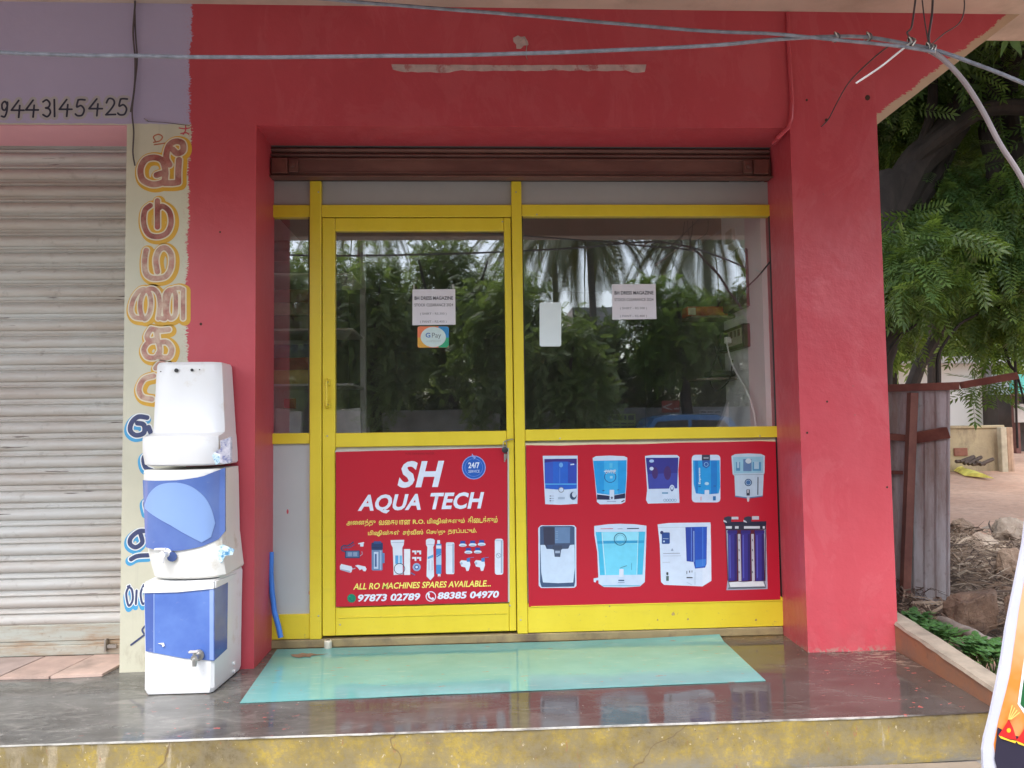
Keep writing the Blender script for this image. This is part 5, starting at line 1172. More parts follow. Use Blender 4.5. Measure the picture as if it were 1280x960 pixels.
for k, py in enumerate(lv[:3]):
    a = onY(363, py, .30); z0 = a.z+.001; names = spec[k][3]; hh = [.075, .065, .07] if k else [.07, .06, .055]
    for i, nm in enumerate(names):
        o = cloth('folded_clothes', -1.20+random.uniform(-.02, .02), -.84+random.uniform(-.02, .02), .25+random.uniform(-.01, .02), .6, z0, z0+hh[i]-.002, cd[nm], nm)
        tag(o, 'packet of folded %s clothes, %s of its pile %s behind glass' % (nm, ordn[i], where[k]), 'folded clothes', 'folded clothes on the rack'); z0 += hh[i]
# pale sheet goods lowest
a = onY(358, 541, .2); b = onY(376, 512, .2)
q = MB(); q.prism([onY(340, 560, .16), onY(374, 560, .16), onY(377, 514, .16), onY(345, 510, .16)], (0, .05, .0), pm('grey_poly_bag', (.34, .33, .34, 1), .3, .2, 14, .5, 25)); o = q.build('plastic_bag'); tag(o, 'grey plastic bag standing behind the bottom of the narrow left pane', 'bag')
q = MB(); q.prism([onY(355, 510, .30), onY(369, 511, .30), onY(369, 498, .30), onY(355, 498, .30)], (0, .02, 0), pm('red_tag', (.30, .02, .025, 1), .5)); o = q.build('price_card'); tag(o, 'small dark red card above the grey bag', 'card')
q = MB()
w_ = [(421, 512), (450, 510), (452, 560), (421, 562)]
q.prism([onY(a_, b_, .22) for a_, b_ in w_], (0, .04, 0), pm('pale_poly_bag', (.52, .50, .50, 1), .3, .25, 10, .6, 22)); o = q.build('plastic_bag'); tag(o, 'pale crinkled plastic bag behind the lower left corner of the door glass', 'bag')
q = MB(); p4 = [(896, 537), (905, 520), (911, 500), (911, 560), (896, 560)]
q.prism([onY(a_, b_, .30) for a_, b_ in p4], (.0, .04, 0), MC['pale_poly_bag']); o = q.build('plastic_bag'); tag(o, 'white plastic bag by the inner wall at the foot of the right pane', 'bag')

# ------------------------------------------------------------------ right side: kerb, sheet gate, yard
KERB = rust_mat('orange_brown_kerb_plaster', (.30, .13, .065, 1), (.22, .12, .08, 1), 6, rough=.75); KTOP = pm('mossy_kerb_top', (.25, .21, .165, 1), .8, .25, 14, .5, 40)
kb = thing('low_kerb_wall', 'low orange-brown kerb wall running out from the right pier', 'kerb', (1.93, -.8, 0))
q = MB(); rg = []; rt = []
for i in range(25):
    t = i/24; y = .30-1.55*t; ht = .134-.075*max(0, (-y-.2))+.005*mn.noise(Vector((y*6, 0, 0))); xo = 1.893-.045*max(0, -y-.35)/.7
    rg.append([Vector((xo, y, -.40)), Vector((xo+.004*mn.noise(Vector((y*8, 2, 0))), y, ht-.012)), Vector((xo+.085, y, ht-.012)), Vector((xo+.09, y, -.40))])
    rt.append([Vector((xo-.004+.006*mn.noise(Vector((y*14, 5, 0))), y, ht-.012)), Vector((xo+.004, y, ht+.004*mn.noise(Vector((y*11, 7, 0))))), Vector((xo+.08, y, ht+.004)), Vector((xo+.09+.006*mn.noise(Vector((y*9, 8, 0))), y, ht-.012))])
q.loft(rg, KERB); q.build('body', kb, True, 40)
q = MB(); q.loft(rt, KTOP); q.build('rough_top', kb)
# corrugated sheet gate
gt = thing('sheet_metal_gate', 'rusty brown steel gate frame faced with grey corrugated sheets beside the right pier', 'gate', (2.35, .5, 0))
gY0, gY1 = .62, .34      # receding sheet: left edge farther
def gpt(px, py): # plane through (1118..) and (1180..)
    t = (px-1100)/80; return onY(px, py, .66-.30*t)
def corr(name, xa, xb, yt_a, yt_b, yb_a, yb_b, n, amp, d=0.0, ph=0):
    V = []; Fs = []; nr = 10
    tl, tr, bl, br = gpt(xa, yt_a), gpt(xb, yt_b), gpt(xa, yb_a), gpt(xb, yb_b)
    for i in range(n+1):
        t = i/n; tp = tl.lerp(tr, t); bt = bl.lerp(br, t)
        w = (math.fmod(t*4.0+ph, 1.0)); prf = 1 if .12 < w < .30 else 0
        for j in range(nr+1):
            p_ = tp.lerp(bt, j/nr); V.append(p_+Vector((0, -amp*prf-d+.004*mn.noise(Vector((t*3, j*.7, xa))), 0)))
    for i in range(n):
        for j in range(nr): Fs.append((i*(nr+1)+j, i*(nr+1)+j+1, (i+1)*(nr+1)+j+1, (i+1)*(nr+1)+j))
    n0 = len(V); V += [v+Vector((0, .003, 0)) for v in V]; Fs += [tuple(n0+k for k in f[::-1]) for f in Fs]
    E = [i*(nr+1) for i in range(n+1)]+[n*(nr+1)+k for k in range(1, nr+1)]+[i*(nr+1)+nr for i in range(n-1, -1, -1)]+[k for k in range(nr-1, 0, -1)]
    Fs += [(E[k], E[(k+1) % len(E)], n0+E[(k+1) % len(E)], n0+E[k]) for k in range(len(E))]
    me = bpy.data.meshes.new(name); me.from_pydata(V, [], Fs); me.materials.append(SHEET); me.update(); return link(name, me, gt)
corr('corrugated_sheet', 1095, 1131, 489, 487, 775, 772, 48, .012, 0, .1)
corr('corrugated_sheet', 1128, 1184.5, 489, 482.5, 772, 776, 80, .016, .012, .35)
def gbar(pts, w, name='frame_bar'):
    q = MB(); p0, p1 = [Vector(p) for p in pts]; d = (p1-p0).normalized(); s_ = d.cross(Vector((0, 1, 0))).normalized()*w/2; y_ = Vector((0, .04, 0))
    rg = [[p-s_, p+s_, p+s_+y_, p-s_+y_] for p in (p0, p1)]; q.loft(rg, REDOX); return q.build(name, gt)
def off(p, d=.065): return p+Vector((0, -d, 0))
gbar([off(gpt(1098, 486)), off(gpt(1190, 483))], .042); gbar([off(gpt(1196, 482)), off(gpt(1262, 470.5))], .036); gbar([off(gpt(1100, 545)), off(gpt(1131, 548))], .038)
gbar([off(gpt(1133, 548)), off(gpt(1177, 540.5))], .062, 'hinge_bar'); gbar([off(gpt(1130, 492), .11), off(gpt(1119, 772), .11)], .044, 'upright_bar'); gbar([off(gpt(1108, 590)), off(gpt(1121, 590))], .02)
# plants, rocks, log, twigs in the strip behind the kerb
def rockmesh(seed, sx, sy, sz):
    rr = random.Random(seed*77); bm = bmesh.new()
    for k in range(15):
        v = Vector((rr.gauss(0, 1), rr.gauss(0, 1), rr.gauss(0, 1))).normalized(); bm.verts.new((v.x, v.y, v.z))
    g = bmesh.ops.convex_hull(bm, input=bm.verts[:]); bmesh.ops.delete(bm, geom=[x for x in g['geom_unused'] if isinstance(x, bmesh.types.BMVert)], context='VERTS')
    bmesh.ops.bevel(bm, geom=bm.edges[:], offset=.05, segments=1, affect='EDGES'); bmesh.ops.triangulate(bm, faces=bm.faces[:])
    bmesh.ops.subdivide_edges(bm, edges=bm.edges[:], cuts=3, use_grid_fill=True)
    for v in bm.verts:
        c = v.co.copy(); k = 1.12+.22*mn.noise(c*2.0+Vector((seed*3.1, 0, 0)))+.10*mn.noise(c*5+Vector((0, seed, 0)))+.05*mn.noise(c*11)
        v.co = Vector((c.x*sx*k, c.y*sy*k, c.z*sz*k))
    me = bpy.data.meshes.new('rock'); bm.to_mesh(me); bm.free(); return me
ROCKM = []
for k, (a_, b_) in enumerate((((.24, .15, .10, 1), (.36, .26, .19, 1)), ((.10, .062, .045, 1), (.20, .13, .09, 1)), ((.30, .22, .17, 1), (.42, .34, .27, 1)))):
    n = N('rough_stone_%s' % 'abc'[k]); n.col(n.mix(n.ramp(n.noise(7, 8, .7), [(.38, 0.0), (.62, 1.0)]), a_, b_)); n.rough(.9); n.bump(n.math('ADD', n.noise(9, 8, .75), n.math('MULTIPLY', n.noise(40, 4), .3)), .9, .03); ROCKM.append(n.m)
rocks = [(1197, 738, 1262, 800, 1, 'large dark brown rock beside the log behind the kerb'), (1186, 652, 1228, 680, 0, 'flat brown slab nearest the edge of the grey sheet'), (1212, 672, 1256, 705, 2, 'pale broken stone in the middle of the rubble'),
         (1250, 690, 1286, 740, 0, 'brown rounded stone at the right of the rubble'), (1248, 652, 1300, 688, 2, 'pale flat stone at the top right of the rubble'), (1224, 715, 1252, 736, 1, 'small dark stone half buried in twigs'),
         (1246, 728, 1272, 752, 0, 'small brown stone right of the large dark rock'), (1206, 640, 1222, 650, 1, 'little reddish stone at the far edge of the rubble'), (1232, 658, 1250, 670, 2, 'thin grey stone chip among the far twigs'), (1200, 712, 1218, 728, 2, 'small pale stone by the foot of the grey sheet'),
         (1262, 752, 1300, 800, 1, 'dark stone partly hidden by the standing banner')]
for i, (x0, y0, x1, y1, mi_, lab) in enumerate(rocks):
    g_ = onZ((x0+x1)/2, y1, -.02); k_ = (g_.y+3.8)/970; sx, sz = (x1-x0)/2*k_, (y1-y0)/2*k_*1.15; me = rockmesh(i+1.3, sx, sx*.75, sz); me.materials.append(ROCKM[mi_])
    o = link('rock', me); o.location = (g_.x, g_.y+sx*.55, g_.z+sz*.95); o.rotation_euler = (0, 0, .3*math.sin(i*2.0)); tag(o, lab, 'rock', 'rocks in the rubble behind the kerb')
# rubble mound under the rocks
V = []; Fs = []; nx_, ny_ = 40, 46
for i in range(nx_+1):
    for j in range(ny_+1):
        x = 2.0+3.4*i/nx_; y = -.6+3.7*j/ny_; e = max(0, math.sin(math.pi*min(1, max(0, (y+.6)/3.7))))*min(1, (x-2)/.3)*max(0, 1-(x-2)/3.4)**.3
        V.append((x, y, gh(x, y)-.03+e*(.10+.06*(y+.6)/3.7*2)+.05*e*mn.noise(Vector((x*3, y*3, 1)))+.02*e*mn.noise(Vector((x*11, y*11, 1)))))
Fs = [(i*(ny_+1)+j, (i+1)*(ny_+1)+j, (i+1)*(ny_+1)+j+1, i*(ny_+1)+j+1) for i in range(nx_) for j in range(ny_)]
me = bpy.data.meshes.new('rubble_ground'); me.from_pydata(V, [], Fs); me.polygons.foreach_set('use_smooth', [True]*len(Fs)); me.update()
nn = N('twiggy_soil'); nn.col(nn.mix(nn.ramp(nn.noise(9, 8, .7), [(.35, 0.0), (.6, 1.0)]), (.10, .065, .045, 1), (.26, .18, .13, 1))); nn.rough(.95); nn.bump(nn.noise(22, 8, .75), 1, .03); me.materials.append(nn.m)
o = link('rubble_ground', me); tag(o, 'dark soil heaped behind the kerb', kind='structure')
def rub_h(x, y):
    e = max(0, math.sin(math.pi*min(1, max(0, (y+.6)/3.7))))*min(1, max(0, (x-2)/.3))*max(0, 1-(x-2)/3.4)**.3
    return gh(x, y)-.03+e*(.10+.06*(y+.6)/3.7*2)+.05*e*mn.noise(Vector((x*3, y*3, 1)))
# twigs and dry leaves: uncountable litter
tw = MB(); TW = [pm('dry_twig', (.17, .115, .08, 1), .8, .3, 20), pm('pale_dry_twig', (.36, .28, .21, 1), .8, .3, 20), pm('dark_twig', (.09, .06, .045, 1), .8, .3, 20)]
for i in range(2300):
    y = random.uniform(-.05, 2.7); x = 2.3+.25*y+abs(random.gauss(0, .8))-.2; z_ = rub_h(x, y)+random.uniform(.0, .07); a = random.uniform(0, 6.28); L_ = random.uniform(.04, .26); d = Vector((math.cos(a), math.sin(a), random.uniform(-.35, .35)))*L_
    p0 = Vector((x, y, z_)); mid = p0+d*.5+Vector((random.uniform(-.02, .02), 0, random.uniform(0, .03))); tw.tube([p0, mid, p0+d], [.003, .0022, .001] if random.random() < .88 else [.008, .007, .004], random.choice([TW[0], TW[0], TW[1], TW[2], TW[2]]), 4, False)
for i in range(1400):
    x = 2.03+abs(random.gauss(0, .9)); y = random.uniform(-.3, 2.8); z_ = rub_h(x, y)+random.uniform(0.005, .05); a = random.uniform(0, 6.28); s_ = random.uniform(.012, .035); u = Vector((math.cos(a), math.sin(a), random.uniform(-.4, .4)))*s_; v = Vector((-math.sin(a), math.cos(a), random.uniform(-.4, .4)))*s_*.5; p0 = Vector((x, y, z_))
    tw.add([p0-u, p0-v, p0+u, p0+v], [(0, 1, 2, 3)], random.choice([TW[0], TW[1], MC['pale_dry_twig'], ROCKM[1]]))
o = tw.build('twig_litter'); tag(o, 'tangle of dry twigs and leaves over the rubble', 'twigs', kind='stuff')
q = MB(); BARK = rust_mat('grey_bark', (.17, .14, .125, 1), (.28, .24, .21, 1), 14, rough=.9, st=(1, 1, 1))
p0, p1 = onZ(1176, 776, .035), onZ(1266, 818, .035); P = [p0.lerp(p1, t/10)+Vector((0, 0, .004*math.sin(t*1.7))) for t in range(11)]
q.tube(P, [.024, .030, .029, .031, .030, .030, .028, .030, .029, .028, .027], BARK, 12); o = q.build('fallen_log', None, True); tag(o, 'grey-brown fallen log lying below the large dark rock', 'log')

# ------------------------------------------------------------------ foliage generators
def leaf_mat(name, a, b, c=None, tl=.35):
    n = N(name); f = n.noise(1.3, 4, .6); g = n.noise(23, 2, .5)
    col = n.mix(n.ramp(f, [(.3, 0.0), (.7, 1.0)]), a, b); col = n.mix(n.ramp(g, [(.35, 0.0), (.7, .7)]), col, c or b)
    n.col(col); n.rough(.45); n.b.inputs['Specular IOR Level'].default_value = .3
    td = n.n('ShaderNodeBsdfTranslucent'); n.l(n.mix(.5, col, (.35, .5, .05, 1), 'MIX'), td.inputs[0]); mx = n.n('ShaderNodeMixShader'); mx.inputs[0].default_value = tl
    n.l(n.b.outputs[0], mx.inputs[1]); n.l(td.outputs[0], mx.inputs[2]); n.l(mx.outputs[0], n.out.inputs[0]); return n.m
LEAF_D = leaf_mat('neem_leaf', (.022, .052, .018, 1), (.045, .095, .030, 1), (.075, .13, .035, 1))
LEAF_L = leaf_mat('bright_leaf', (.09, .16, .04, 1), (.16, .26, .06, 1), (.20, .28, .07, 1), .45)
LEAF_G = leaf_mat('ground_plant_leaf', (.035, .095, .028, 1), (.06, .14, .04, 1), None, .2)
LEAF_S = leaf_mat('street_tree_leaf', (.10, .14, .05, 1), (.17, .23, .09, 1), (.24, .29, .12, 1), .45)
PALM = leaf_mat('palm_leaf', (.10, .12, .06, 1), (.20, .20, .12, 1), None, .2)
def rot_rand(n, droop=.5, tilt=.6):
    az_ = RNG.uniform(0, 2*np.pi, n); el = RNG.normal(-droop, tilt, n); ro = RNG.normal(0, .6, n)
    d = np.stack([np.cos(az_)*np.cos(el), np.sin(az_)*np.cos(el), np.sin(el)], 1)
    up = np.tile([0, 0, 1.0], (n, 1)); s_ = np.cross(d, up); s_ /= np.linalg.norm(s_, axis=1)[:, None]+1e-9; u = np.cross(s_, d)
    s2 = s_*np.cos(ro)[:, None]+u*np.sin(ro)[:, None]; u2 = -s_*np.sin(ro)[:, None]+u*np.cos(ro)[:, None]
    return np.stack([d, s2, u2], 2)
def spray(npairs=7, L=.30, ll=.075, lw=.020, droop=.05):
    V = []; Fq = []
    for i in range(npairs):
        t = (i+.6)/npairs; x = L*t; z_ = -droop*t*t
        for sd_ in (-1, 1):
            a = R(62-22*t); dx, dy = math.cos(a)*ll, math.sin(a)*ll*sd_; px_, py_ = -math.sin(a)*lw/2, math.cos(a)*lw/2*sd_
            b = len(V); V += [(x, 0, z_), (x+dx*.45+px_*-1, dy*.45-py_*1, z_-.004), (x+dx, dy, z_-.012), (x+dx*.45+px_, dy*.45+py_, z_-.004)]; Fq.append((b, b+1, b+2, b+3))
    b = len(V); V += [(L*.9, 0, -droop*.8), (L+ll*.4, lw*.6, -droop), (L+ll, 0, -droop*1.2), (L+ll*.4, -lw*.6, -droop)]; Fq.append((b, b+1, b+2, b+3))
    b = len(V); V += [(0, -.0015, 0), (L, -.0008, -droop*.9), (L, .0008, -droop*.9), (0, .0015, 0)]; Fq.append((b, b+1, b+2, b+3))
    return np.array(V), np.array(Fq)
def scatter(name, blobs, tmpl, mat, parent, smin=.8, smax=1.25, droop=.4, tilt=.6, mats=None, hollow=.35, clump=0):
    TV, TF = tmpl; allp = []
    for c, r, n in blobs:
        d = RNG.normal(size=(n, 3)); d /= np.linalg.norm(d, axis=1)[:, None]; rad = RNG.uniform(hollow, 1, n)**.6
        if clump:
            cn = RNG.normal(size=(clump, 3)); cn /= np.linalg.norm(cn, axis=1)[:, None]; cn *= RNG.uniform(.45, 1.0, (clump, 1)); k = RNG.integers(0, clump, n)
            P_ = cn[k]+RNG.normal(size=(n, 3))*.17
        else: P_ = d*rad[:, None]
        allp.append(np.array(c)+P_*np.array(r))
    P_ = np.concatenate(allp); n = len(P_); Rm = rot_rand(n, droop, tilt); s_ = RNG.uniform(smin, smax, n)
    V = np.einsum('nij,kj->nki', Rm, TV)*s_[:, None, None]+P_[:, None, :]
    Fq = TF[None]+(np.arange(n)*len(TV))[:, None, None]
    mm = [mat] if mats is None else mats
    mi_ = np.repeat(RNG.integers(0, len(mm), n), len(TF)) if len(mm) > 1 else None
    return np_mesh(name, V.reshape(-1, 3), Fq.reshape(-1, 4), mm, mi_, parent)
TRUNK = rust_mat('dark_tree_bark', (.022, .016, .014, 1), (.045, .033, .028, 1), 9, rough=.95, st=(1, 1, .3))
def limb(parent, pts, r0, r1, name='branch', n=10):
    P = smooth3([Vector(p) for p in pts], 5); q = MB(); m_ = len(P)-1
    P = [p+Vector((mn.noise(p*3), mn.noise(p*3+Vector((5, 0, 0))), 0))*r0*.35 for p in P]
    q.tube(P, [r0+(r1-r0)*i/m_+r0*.08*mn.noise(P[i]*6) for i in range(m_+1)], TRUNK, n); return q.build(name, parent, True)
def ellip(px, py, Y, rx, ry, rz, n): return (tuple(onY(px, py, Y)), (rx, ry, rz), n)
# --- big neem tree beside the building
t1 = thing('neem_tree', 'large dark neem tree with thick leaning limbs right behind the red pier', 'tree', (3.0, 2.2, -.05))
limb(t1, [(3.02, 2.2, -.1), (3.0, 2.2, .8), onY(1099, 380, 2.2), onY(1097, 270, 2.2), onY(1115, 230, 2.3)], .19, .16, 'trunk', 14)
limb(t1, [onY(1098, 300, 2.2), onY(1140, 215, 2.3), onY(1175, 175, 2.3), onY(1212, 125, 2.3), onY(1260, 70, 2.2), onY(1330, 0, 2.0)], .15, .12)
limb(t1, [onY(1140, 265, 2.3), onY(1165, 220, 2.4), onY(1190, 170, 2.5), onY(1215, 110, 2.6)], .09, .08)
limb(t1, [onY(1110, 235, 2.3), onY(1165, 180, 2.2), onY(1240, 135, 2.0), onY(1330, 140, 1.8)], .07, .06)
limb(t1, [onY(1150, 185, 2.3), onY(1165, 130, 2.3), onY(1163, 60, 2.3), onY(1150, -20, 2.3)], .04, .035)
limb(t1, [onY(1240, 60, 2.2), onY(1237, 140, 2.2), onY(1240, 200, 2.25), onY(1246, 252, 2.3)], .085, .065)
limb(t1, [onY(1268, 60, 2.1), onY(1262, 130, 2.2), onY(1275, 220, 2.2), onY(1300, 330, 2.2)], .07, .05)
for k, lst in enumerate((([(1100, 465), (1120, 425), (1148, 400), (1160, 350), (1175, 330)]), ([(1172, 480), (1172, 450), (1180, 430), (1200, 405), (1225, 390), (1250, 360)]), ([(1245, 380), (1262, 400), (1268, 430), (1270, 500), (1272, 560)]), ([(1255, 430), (1262, 455), (1272, 470), (1285, 520)]), ([(1105, 300), (1130, 270), (1160, 230)]), ([(1130, 215), (1180, 150), (1215, 125)]), ([(1120, 300), (1160, 290), (1230, 270), (1290, 250)]))):
    limb(t1, [onY(a_, b_, 1.9+.15*k) for a_, b_ in lst], .014, .008, 'twig', 6)
sp = spray(8, .26, .064, .017, .05); LEAF_M = leaf_mat('young_neem_leaf', (.065, .12, .03, 1), (.11, .17, .045, 1))
blobs = [ellip(1200, 300, 2.3, .75, .7, .42, 420), ellip(1130, 330, 1.8, .30, .4, .40, 170), ellip(1245, 350, 2.2, .45, .6, .42, 300), ellip(1160, 250, 2.6, .5, .5, .35, 170), ellip(1270, 250, 2.2, .4, .6, .5, 220), ellip(1300, 130, 2.4, .5, .7, .8, 230), ellip(1190, 130, 3.4, .9, .6, .8, 260), ellip(1120, 395, 2.6, .25, .5, .22, 60), ellip(1235, 410, 2.4, .26, .4, .22, 60), ellip(1120, 190, 3.2, .5, .5, .6, 120),
         ((3.6, 3.4, 4.3), (2.2, 2.0, 1.1), 1700), ((5.6, 2.6, 3.8), (1.8, 2.0, 1.2), 1200), ((4.0, .6, 4.3), (1.3, 1.0, .6), 700)]
blobs = [(c_, r_, int(n_*1.35)) for c_, r_, n_ in blobs]
scatter('crown', blobs, sp, LEAF_D, t1, droop=.55, tilt=.45, mats=[LEAF_D, LEAF_D, LEAF_D, LEAF_M])
scatter('added_shade_crown', [((3.5, 1.7, 4.8), (2.1, 2.0, .7), 1900), ((3.2, 4.0, 4.4), (1.5, 1.2, 1.2), 900)], sp, LEAF_D, t1, 1.6, 2.6, .3, .5)  # extra leaf mass added overhead to shade the trunk and lower leaves
scatter('hanging_spray', [ellip(1135, 355, 1.25, .16, .15, .22, 26), ellip(1185, 300, 1.3, .28, .2, .12, 26), ellip(1215, 345, 1.3, .2, .2, .12, 18), ellip(1228, 482, 2.6, .22, .3, .07, 22)], sp, LEAF_D, t1, .9, 1.3, .35, .3)
# --- lit trees further back
def back_tree(label, px, Y, zc, rx, rz, n, lm, base_px=None, tilt=.6, sz=1.6, clump=9):
    c = onY(px, zc, Y); b = Vector((onY(base_px, zc, Y).x if base_px else c.x, Y, -.05)); t = thing('yard_tree', label, 'tree', b, 'trees behind the yard')
    limb(t, [b, b+Vector((.1, 0, (c.z+.05)*.5)), Vector((c.x, Y, c.z))], .12, .06, 'trunk', 8)
    for k in range(4):
        a = k*1.6; limb(t, [Vector((c.x, Y, c.z-.6)), Vector((c.x+math.cos(a)*rx*.5, Y+math.sin(a)*rx*.4, c.z)), Vector((c.x+math.cos(a)*rx*.85, Y+math.sin(a)*rx*.6, c.z+rz*.5))], .05, .02, 'branch', 6)
    scatter('crown', [((c.x, Y, c.z), (rx, rx*.8, rz), n)], spray(5, .30, .12, .045, .05), lm, t, sz*.7, sz*1.2, .3, tilt, clump=clump); return t
back_tree('bright yellow-green tree seen through the neem branches', 1225, 6.0, 345, 1.1, 1.1, 900, LEAF_L, 1120)
back_tree('bushy tree deep behind the neem trunk', 1150, 8.0, 200, 2.6, 2.4, 1800, LEAF_L, sz=1.6)
back_tree('light green bush-like tree above the yard wall, just right of the pier', 1112, 11.0, 425, 1.3, 1.0, 900, LEAF_L)
back_tree('tall dark tree at the right edge behind the neem limbs', 1290, 9.5, 180, 2.8, 2.6, 2200, LEAF_D, sz=2)
back_tree('pale green tree over the white house', 1285, 19.5, 400, 3.6, 2.2, 1700, LEAF_L, sz=2.4)
back_tree('grey-green tree between pier and white house', 1170, 19.0, 385, 3.2, 2.6, 1500, LEAF_D, sz=2.4)
# --- ground plants
gp = []
for i in range(22):
    t = random.random(); px = 1135+t*118; py = 781+t*46+random.uniform(-8, 8)
    gp.append(onZ(px, py, .04))
WD = MB()
for i, p_ in enumerate(gp):
    V = []; Fq = []; q = MB()
    for k in range(26):
        a = random.uniform(0, 6.28); el = random.uniform(.1, 1.1); r_ = random.uniform(.02, .085); c_ = Vector((math.cos(a)*r_, math.sin(a)*r_*.8, random.uniform(.01, .075))); s_ = random.uniform(.014, .024)
        u = Vector((math.cos(a), math.sin(a), .3))*s_; v = Vector((-math.sin(a), math.cos(a), 0))*s_*.75; w = Vector((0, 0, .004))
        q.add([c_-u, c_-u*.3-v, c_+u*.6-v*.8, c_+u*1.2, c_+u*.6+v*.8, c_-u*.3+v, c_+w], [(0, 1, 6), (1, 2, 6), (2, 3, 6), (3, 4, 6), (4, 5, 6), (5, 0, 6)], LEAF_G)
    for k in range(6):
        a = random.uniform(0, 6.28); q.tube([(0, 0, -.05), (math.cos(a)*.03, math.sin(a)*.03, .03), (math.cos(a)*.06, math.sin(a)*.05, .06)], .002, LEAF_G, 4, False)
    WD.v += [(v_[0]+max(p_.x, 2.03), v_[1]+p_.y, v_[2]+.02) for v_ in q.v]; k0 = len(WD.v)-len(q.v); WD.f += [tuple(k0+a_ for a_ in f_) for f_ in q.f]; WD.mi += [WD.m(LEAF_G)]*len(q.f)
o = WD.build('green_weeds'); tag(o, 'low leafy green weeds growing right behind the orange-brown kerb', 'weeds', kind='stuff')

# --- compound wall, posts, white house, yellow cloth at the back
WALLY = 8.5
cw = thing('compound_wall', 'weathered yellowish compound wall at the back of the yard', 'wall', onY(1220, 605, WALLY))
CWM = N('weathered_cream_wall'); x_, y_, z_ = CWM.xyz(); _c = CWM.mix(CWM.ramp(CWM.noise(1.2, 7, .7), [(.35, 0.0), (.62, 1.0)]), (.50, .40, .24, 1), (.36, .28, .18, 1))
_st = CWM.ramp(CWM.noise(3, 7, .7, CWM.sc(CWM.P(), 1, 1, .4)), [(.52, 0.0), (.68, 1.0)]); _c = CWM.mix(CWM.math('MULTIPLY', _st, .7), _c, (.14, .11, .08, 1)); CWM.col(_c); CWM.rough(.85); CWM.bump(CWM.noise(8, 7, .7), .5, .03); CWM = CWM.m
a = onY(1253, 535, WALLY); q = MB(); q.box((3.2, WALLY, -.2), (a.x, WALLY+.2, a.z), CWM, .01); q.build('panel', cw)
q = MB(); q.box((3.2, WALLY-.03, a.z), (a.x+.02, WALLY+.23, a.z+.05), CWM, .01); q.build('coping', cw)
q = MB(); b = onY(1199, 563, WALLY-.01); q.box((b.x-.09, WALLY-.03, b.z-.09), (b.x+.13, WALLY+.0, b.z+.04), pm('brick_red', (.28, .11, .07, 1), .8, .2, 12, .3), .005); q.build('exposed_brick', cw)
for i, (px, w, c_, lab) in enumerate(((1255.5, .10, (.42, .36, .26, 1), 'leftmost pale concrete post at the end of the yard wall'), (1261.2, .055, (.34, .22, .14, 1), 'thin brown post second from the yard wall'), (1265, .05, (.38, .25, .17, 1), 'thin rusty post at the right of the post group'))):
    p_ = onY(px, 607, WALLY-.15); tp = onY(px, 534, WALLY-.15); q = MB(); q.box((p_.x-w/2, WALLY-.2, -.15), (p_.x+w/2, WALLY-.2+w, tp.z), pm('post_%d_concrete' % i, c_, .8, .2, 9, .3), .008); o = q.build('fence_post'); tag(o, lab, 'post', 'posts beside the yard wall')
hs_ = thing('white_house', 'plain white house wall rising behind the yard wall', 'house', onY(1225, 560, 13))
HW = pm('white_house_paint', (.74, .74, .73, 1), .7, .04, 2); HG = pm('grey_house_paint', (.50, .52, .54, 1), .7, .06, 2)
a = onY(1233, 400, 13); q = MB(); q.box((5.0, 13, -.2), (onY(1231, 480, 13).x, 18, onY(1231, 455, 13).z), HW, 0); q.build('wall', hs_)
q = MB(); q.box((onY(1231, 480, 12.9).x, 12.85, -.2), (onY(1238, 480, 12.9).x, 13.2, onY(1231, 452, 13).z), pm('grey_column', (.22, .21, .21, 1), .8), 0); q.build('column', hs_)
q = MB(); q.box((onY(1238.2, 480, 13).x, 13.1, -.2), (onY(1266, 480, 13).x, 17, onY(1240, 468, 13).z), HG, 0); q.build('side_wall', hs_)
q = MB(); q.box((4.9, 12.6, onY(1231, 455, 13).z), (onY(1268, 480, 13).x, 18, onY(1231, 455, 13).z+.15), HG, 0); q.build('roof_slab', hs_)
shd = thing('tin_shed', 'turquoise-topped makeshift shed with dark opening at the right edge', 'shed', onY(1280, 600, 12))
TQ = pm('turquoise_tarpaulin', (.10, .50, .45, 1), .5, .1, 3)
xa = onY(1267.5, 520, 12).x; q = MB(); q.box((xa, 12, onY(1270, 492, 12).z), (xa+3, 12.1, onY(1270, 468, 12).z), TQ, 0); q.build('tarpaulin', shd)
q = MB(); q.box((xa, 12.5, -.2), (xa+3, 14, onY(1270, 492, 12).z), pm('shed_dark', (.06, .05, .045, 1), .9, .3, 3), 0); q.build('dark_interior', shd)
q = MB(); q.box((xa+.02, 12.0, -.2), (xa+.12, 12.1, onY(1270, 470, 12).z), REDOX, 0); q.build('shed_post', shd); q = MB(); q.box((xa, 11.9, -.2), (xa+3, 12.0, onY(1275, 575, 12).z), pm('shed_parapet', (.34, .28, .22, 1), .8, .3, 3), 0); q.build('low_wall', shd); q = MB(); q.box((xa, 11.95, onY(1275, 528, 12).z), (xa+3, 12.0, onY(1275, 505, 12).z), pm('shed_board', (.50, .46, .42, 1), .8, .3, 3), 0); q.build('board', shd)
q = MB(); P = [onZ(a_, b_, .16) for a_, b_ in ((1176, 584), (1190, 590), (1203, 594), (1214, 598), (1224, 601))]; rg = []
for i, p_ in enumerate(P):
    w_ = .14+.05*i; p_ = Vector((p_.x, p_.y, gh(p_.x, p_.y)+.05)); rg.append([p_+Vector((0, -w_, -.02)), p_+Vector((0, -w_*.3, .035)), p_+Vector((0, w_*.5, .03)), p_+Vector((0, w_, -.02))])
q.loft(rg, pm('yellow_cloth', (.72, .62, .12, 1), .6, .25, 8, .4, 20)); o = q.build('yellow_cloth', None, True); tag(o, 'crumpled yellow cloth lying on the red earth in front of the yard wall', 'cloth')
q = MB(); 
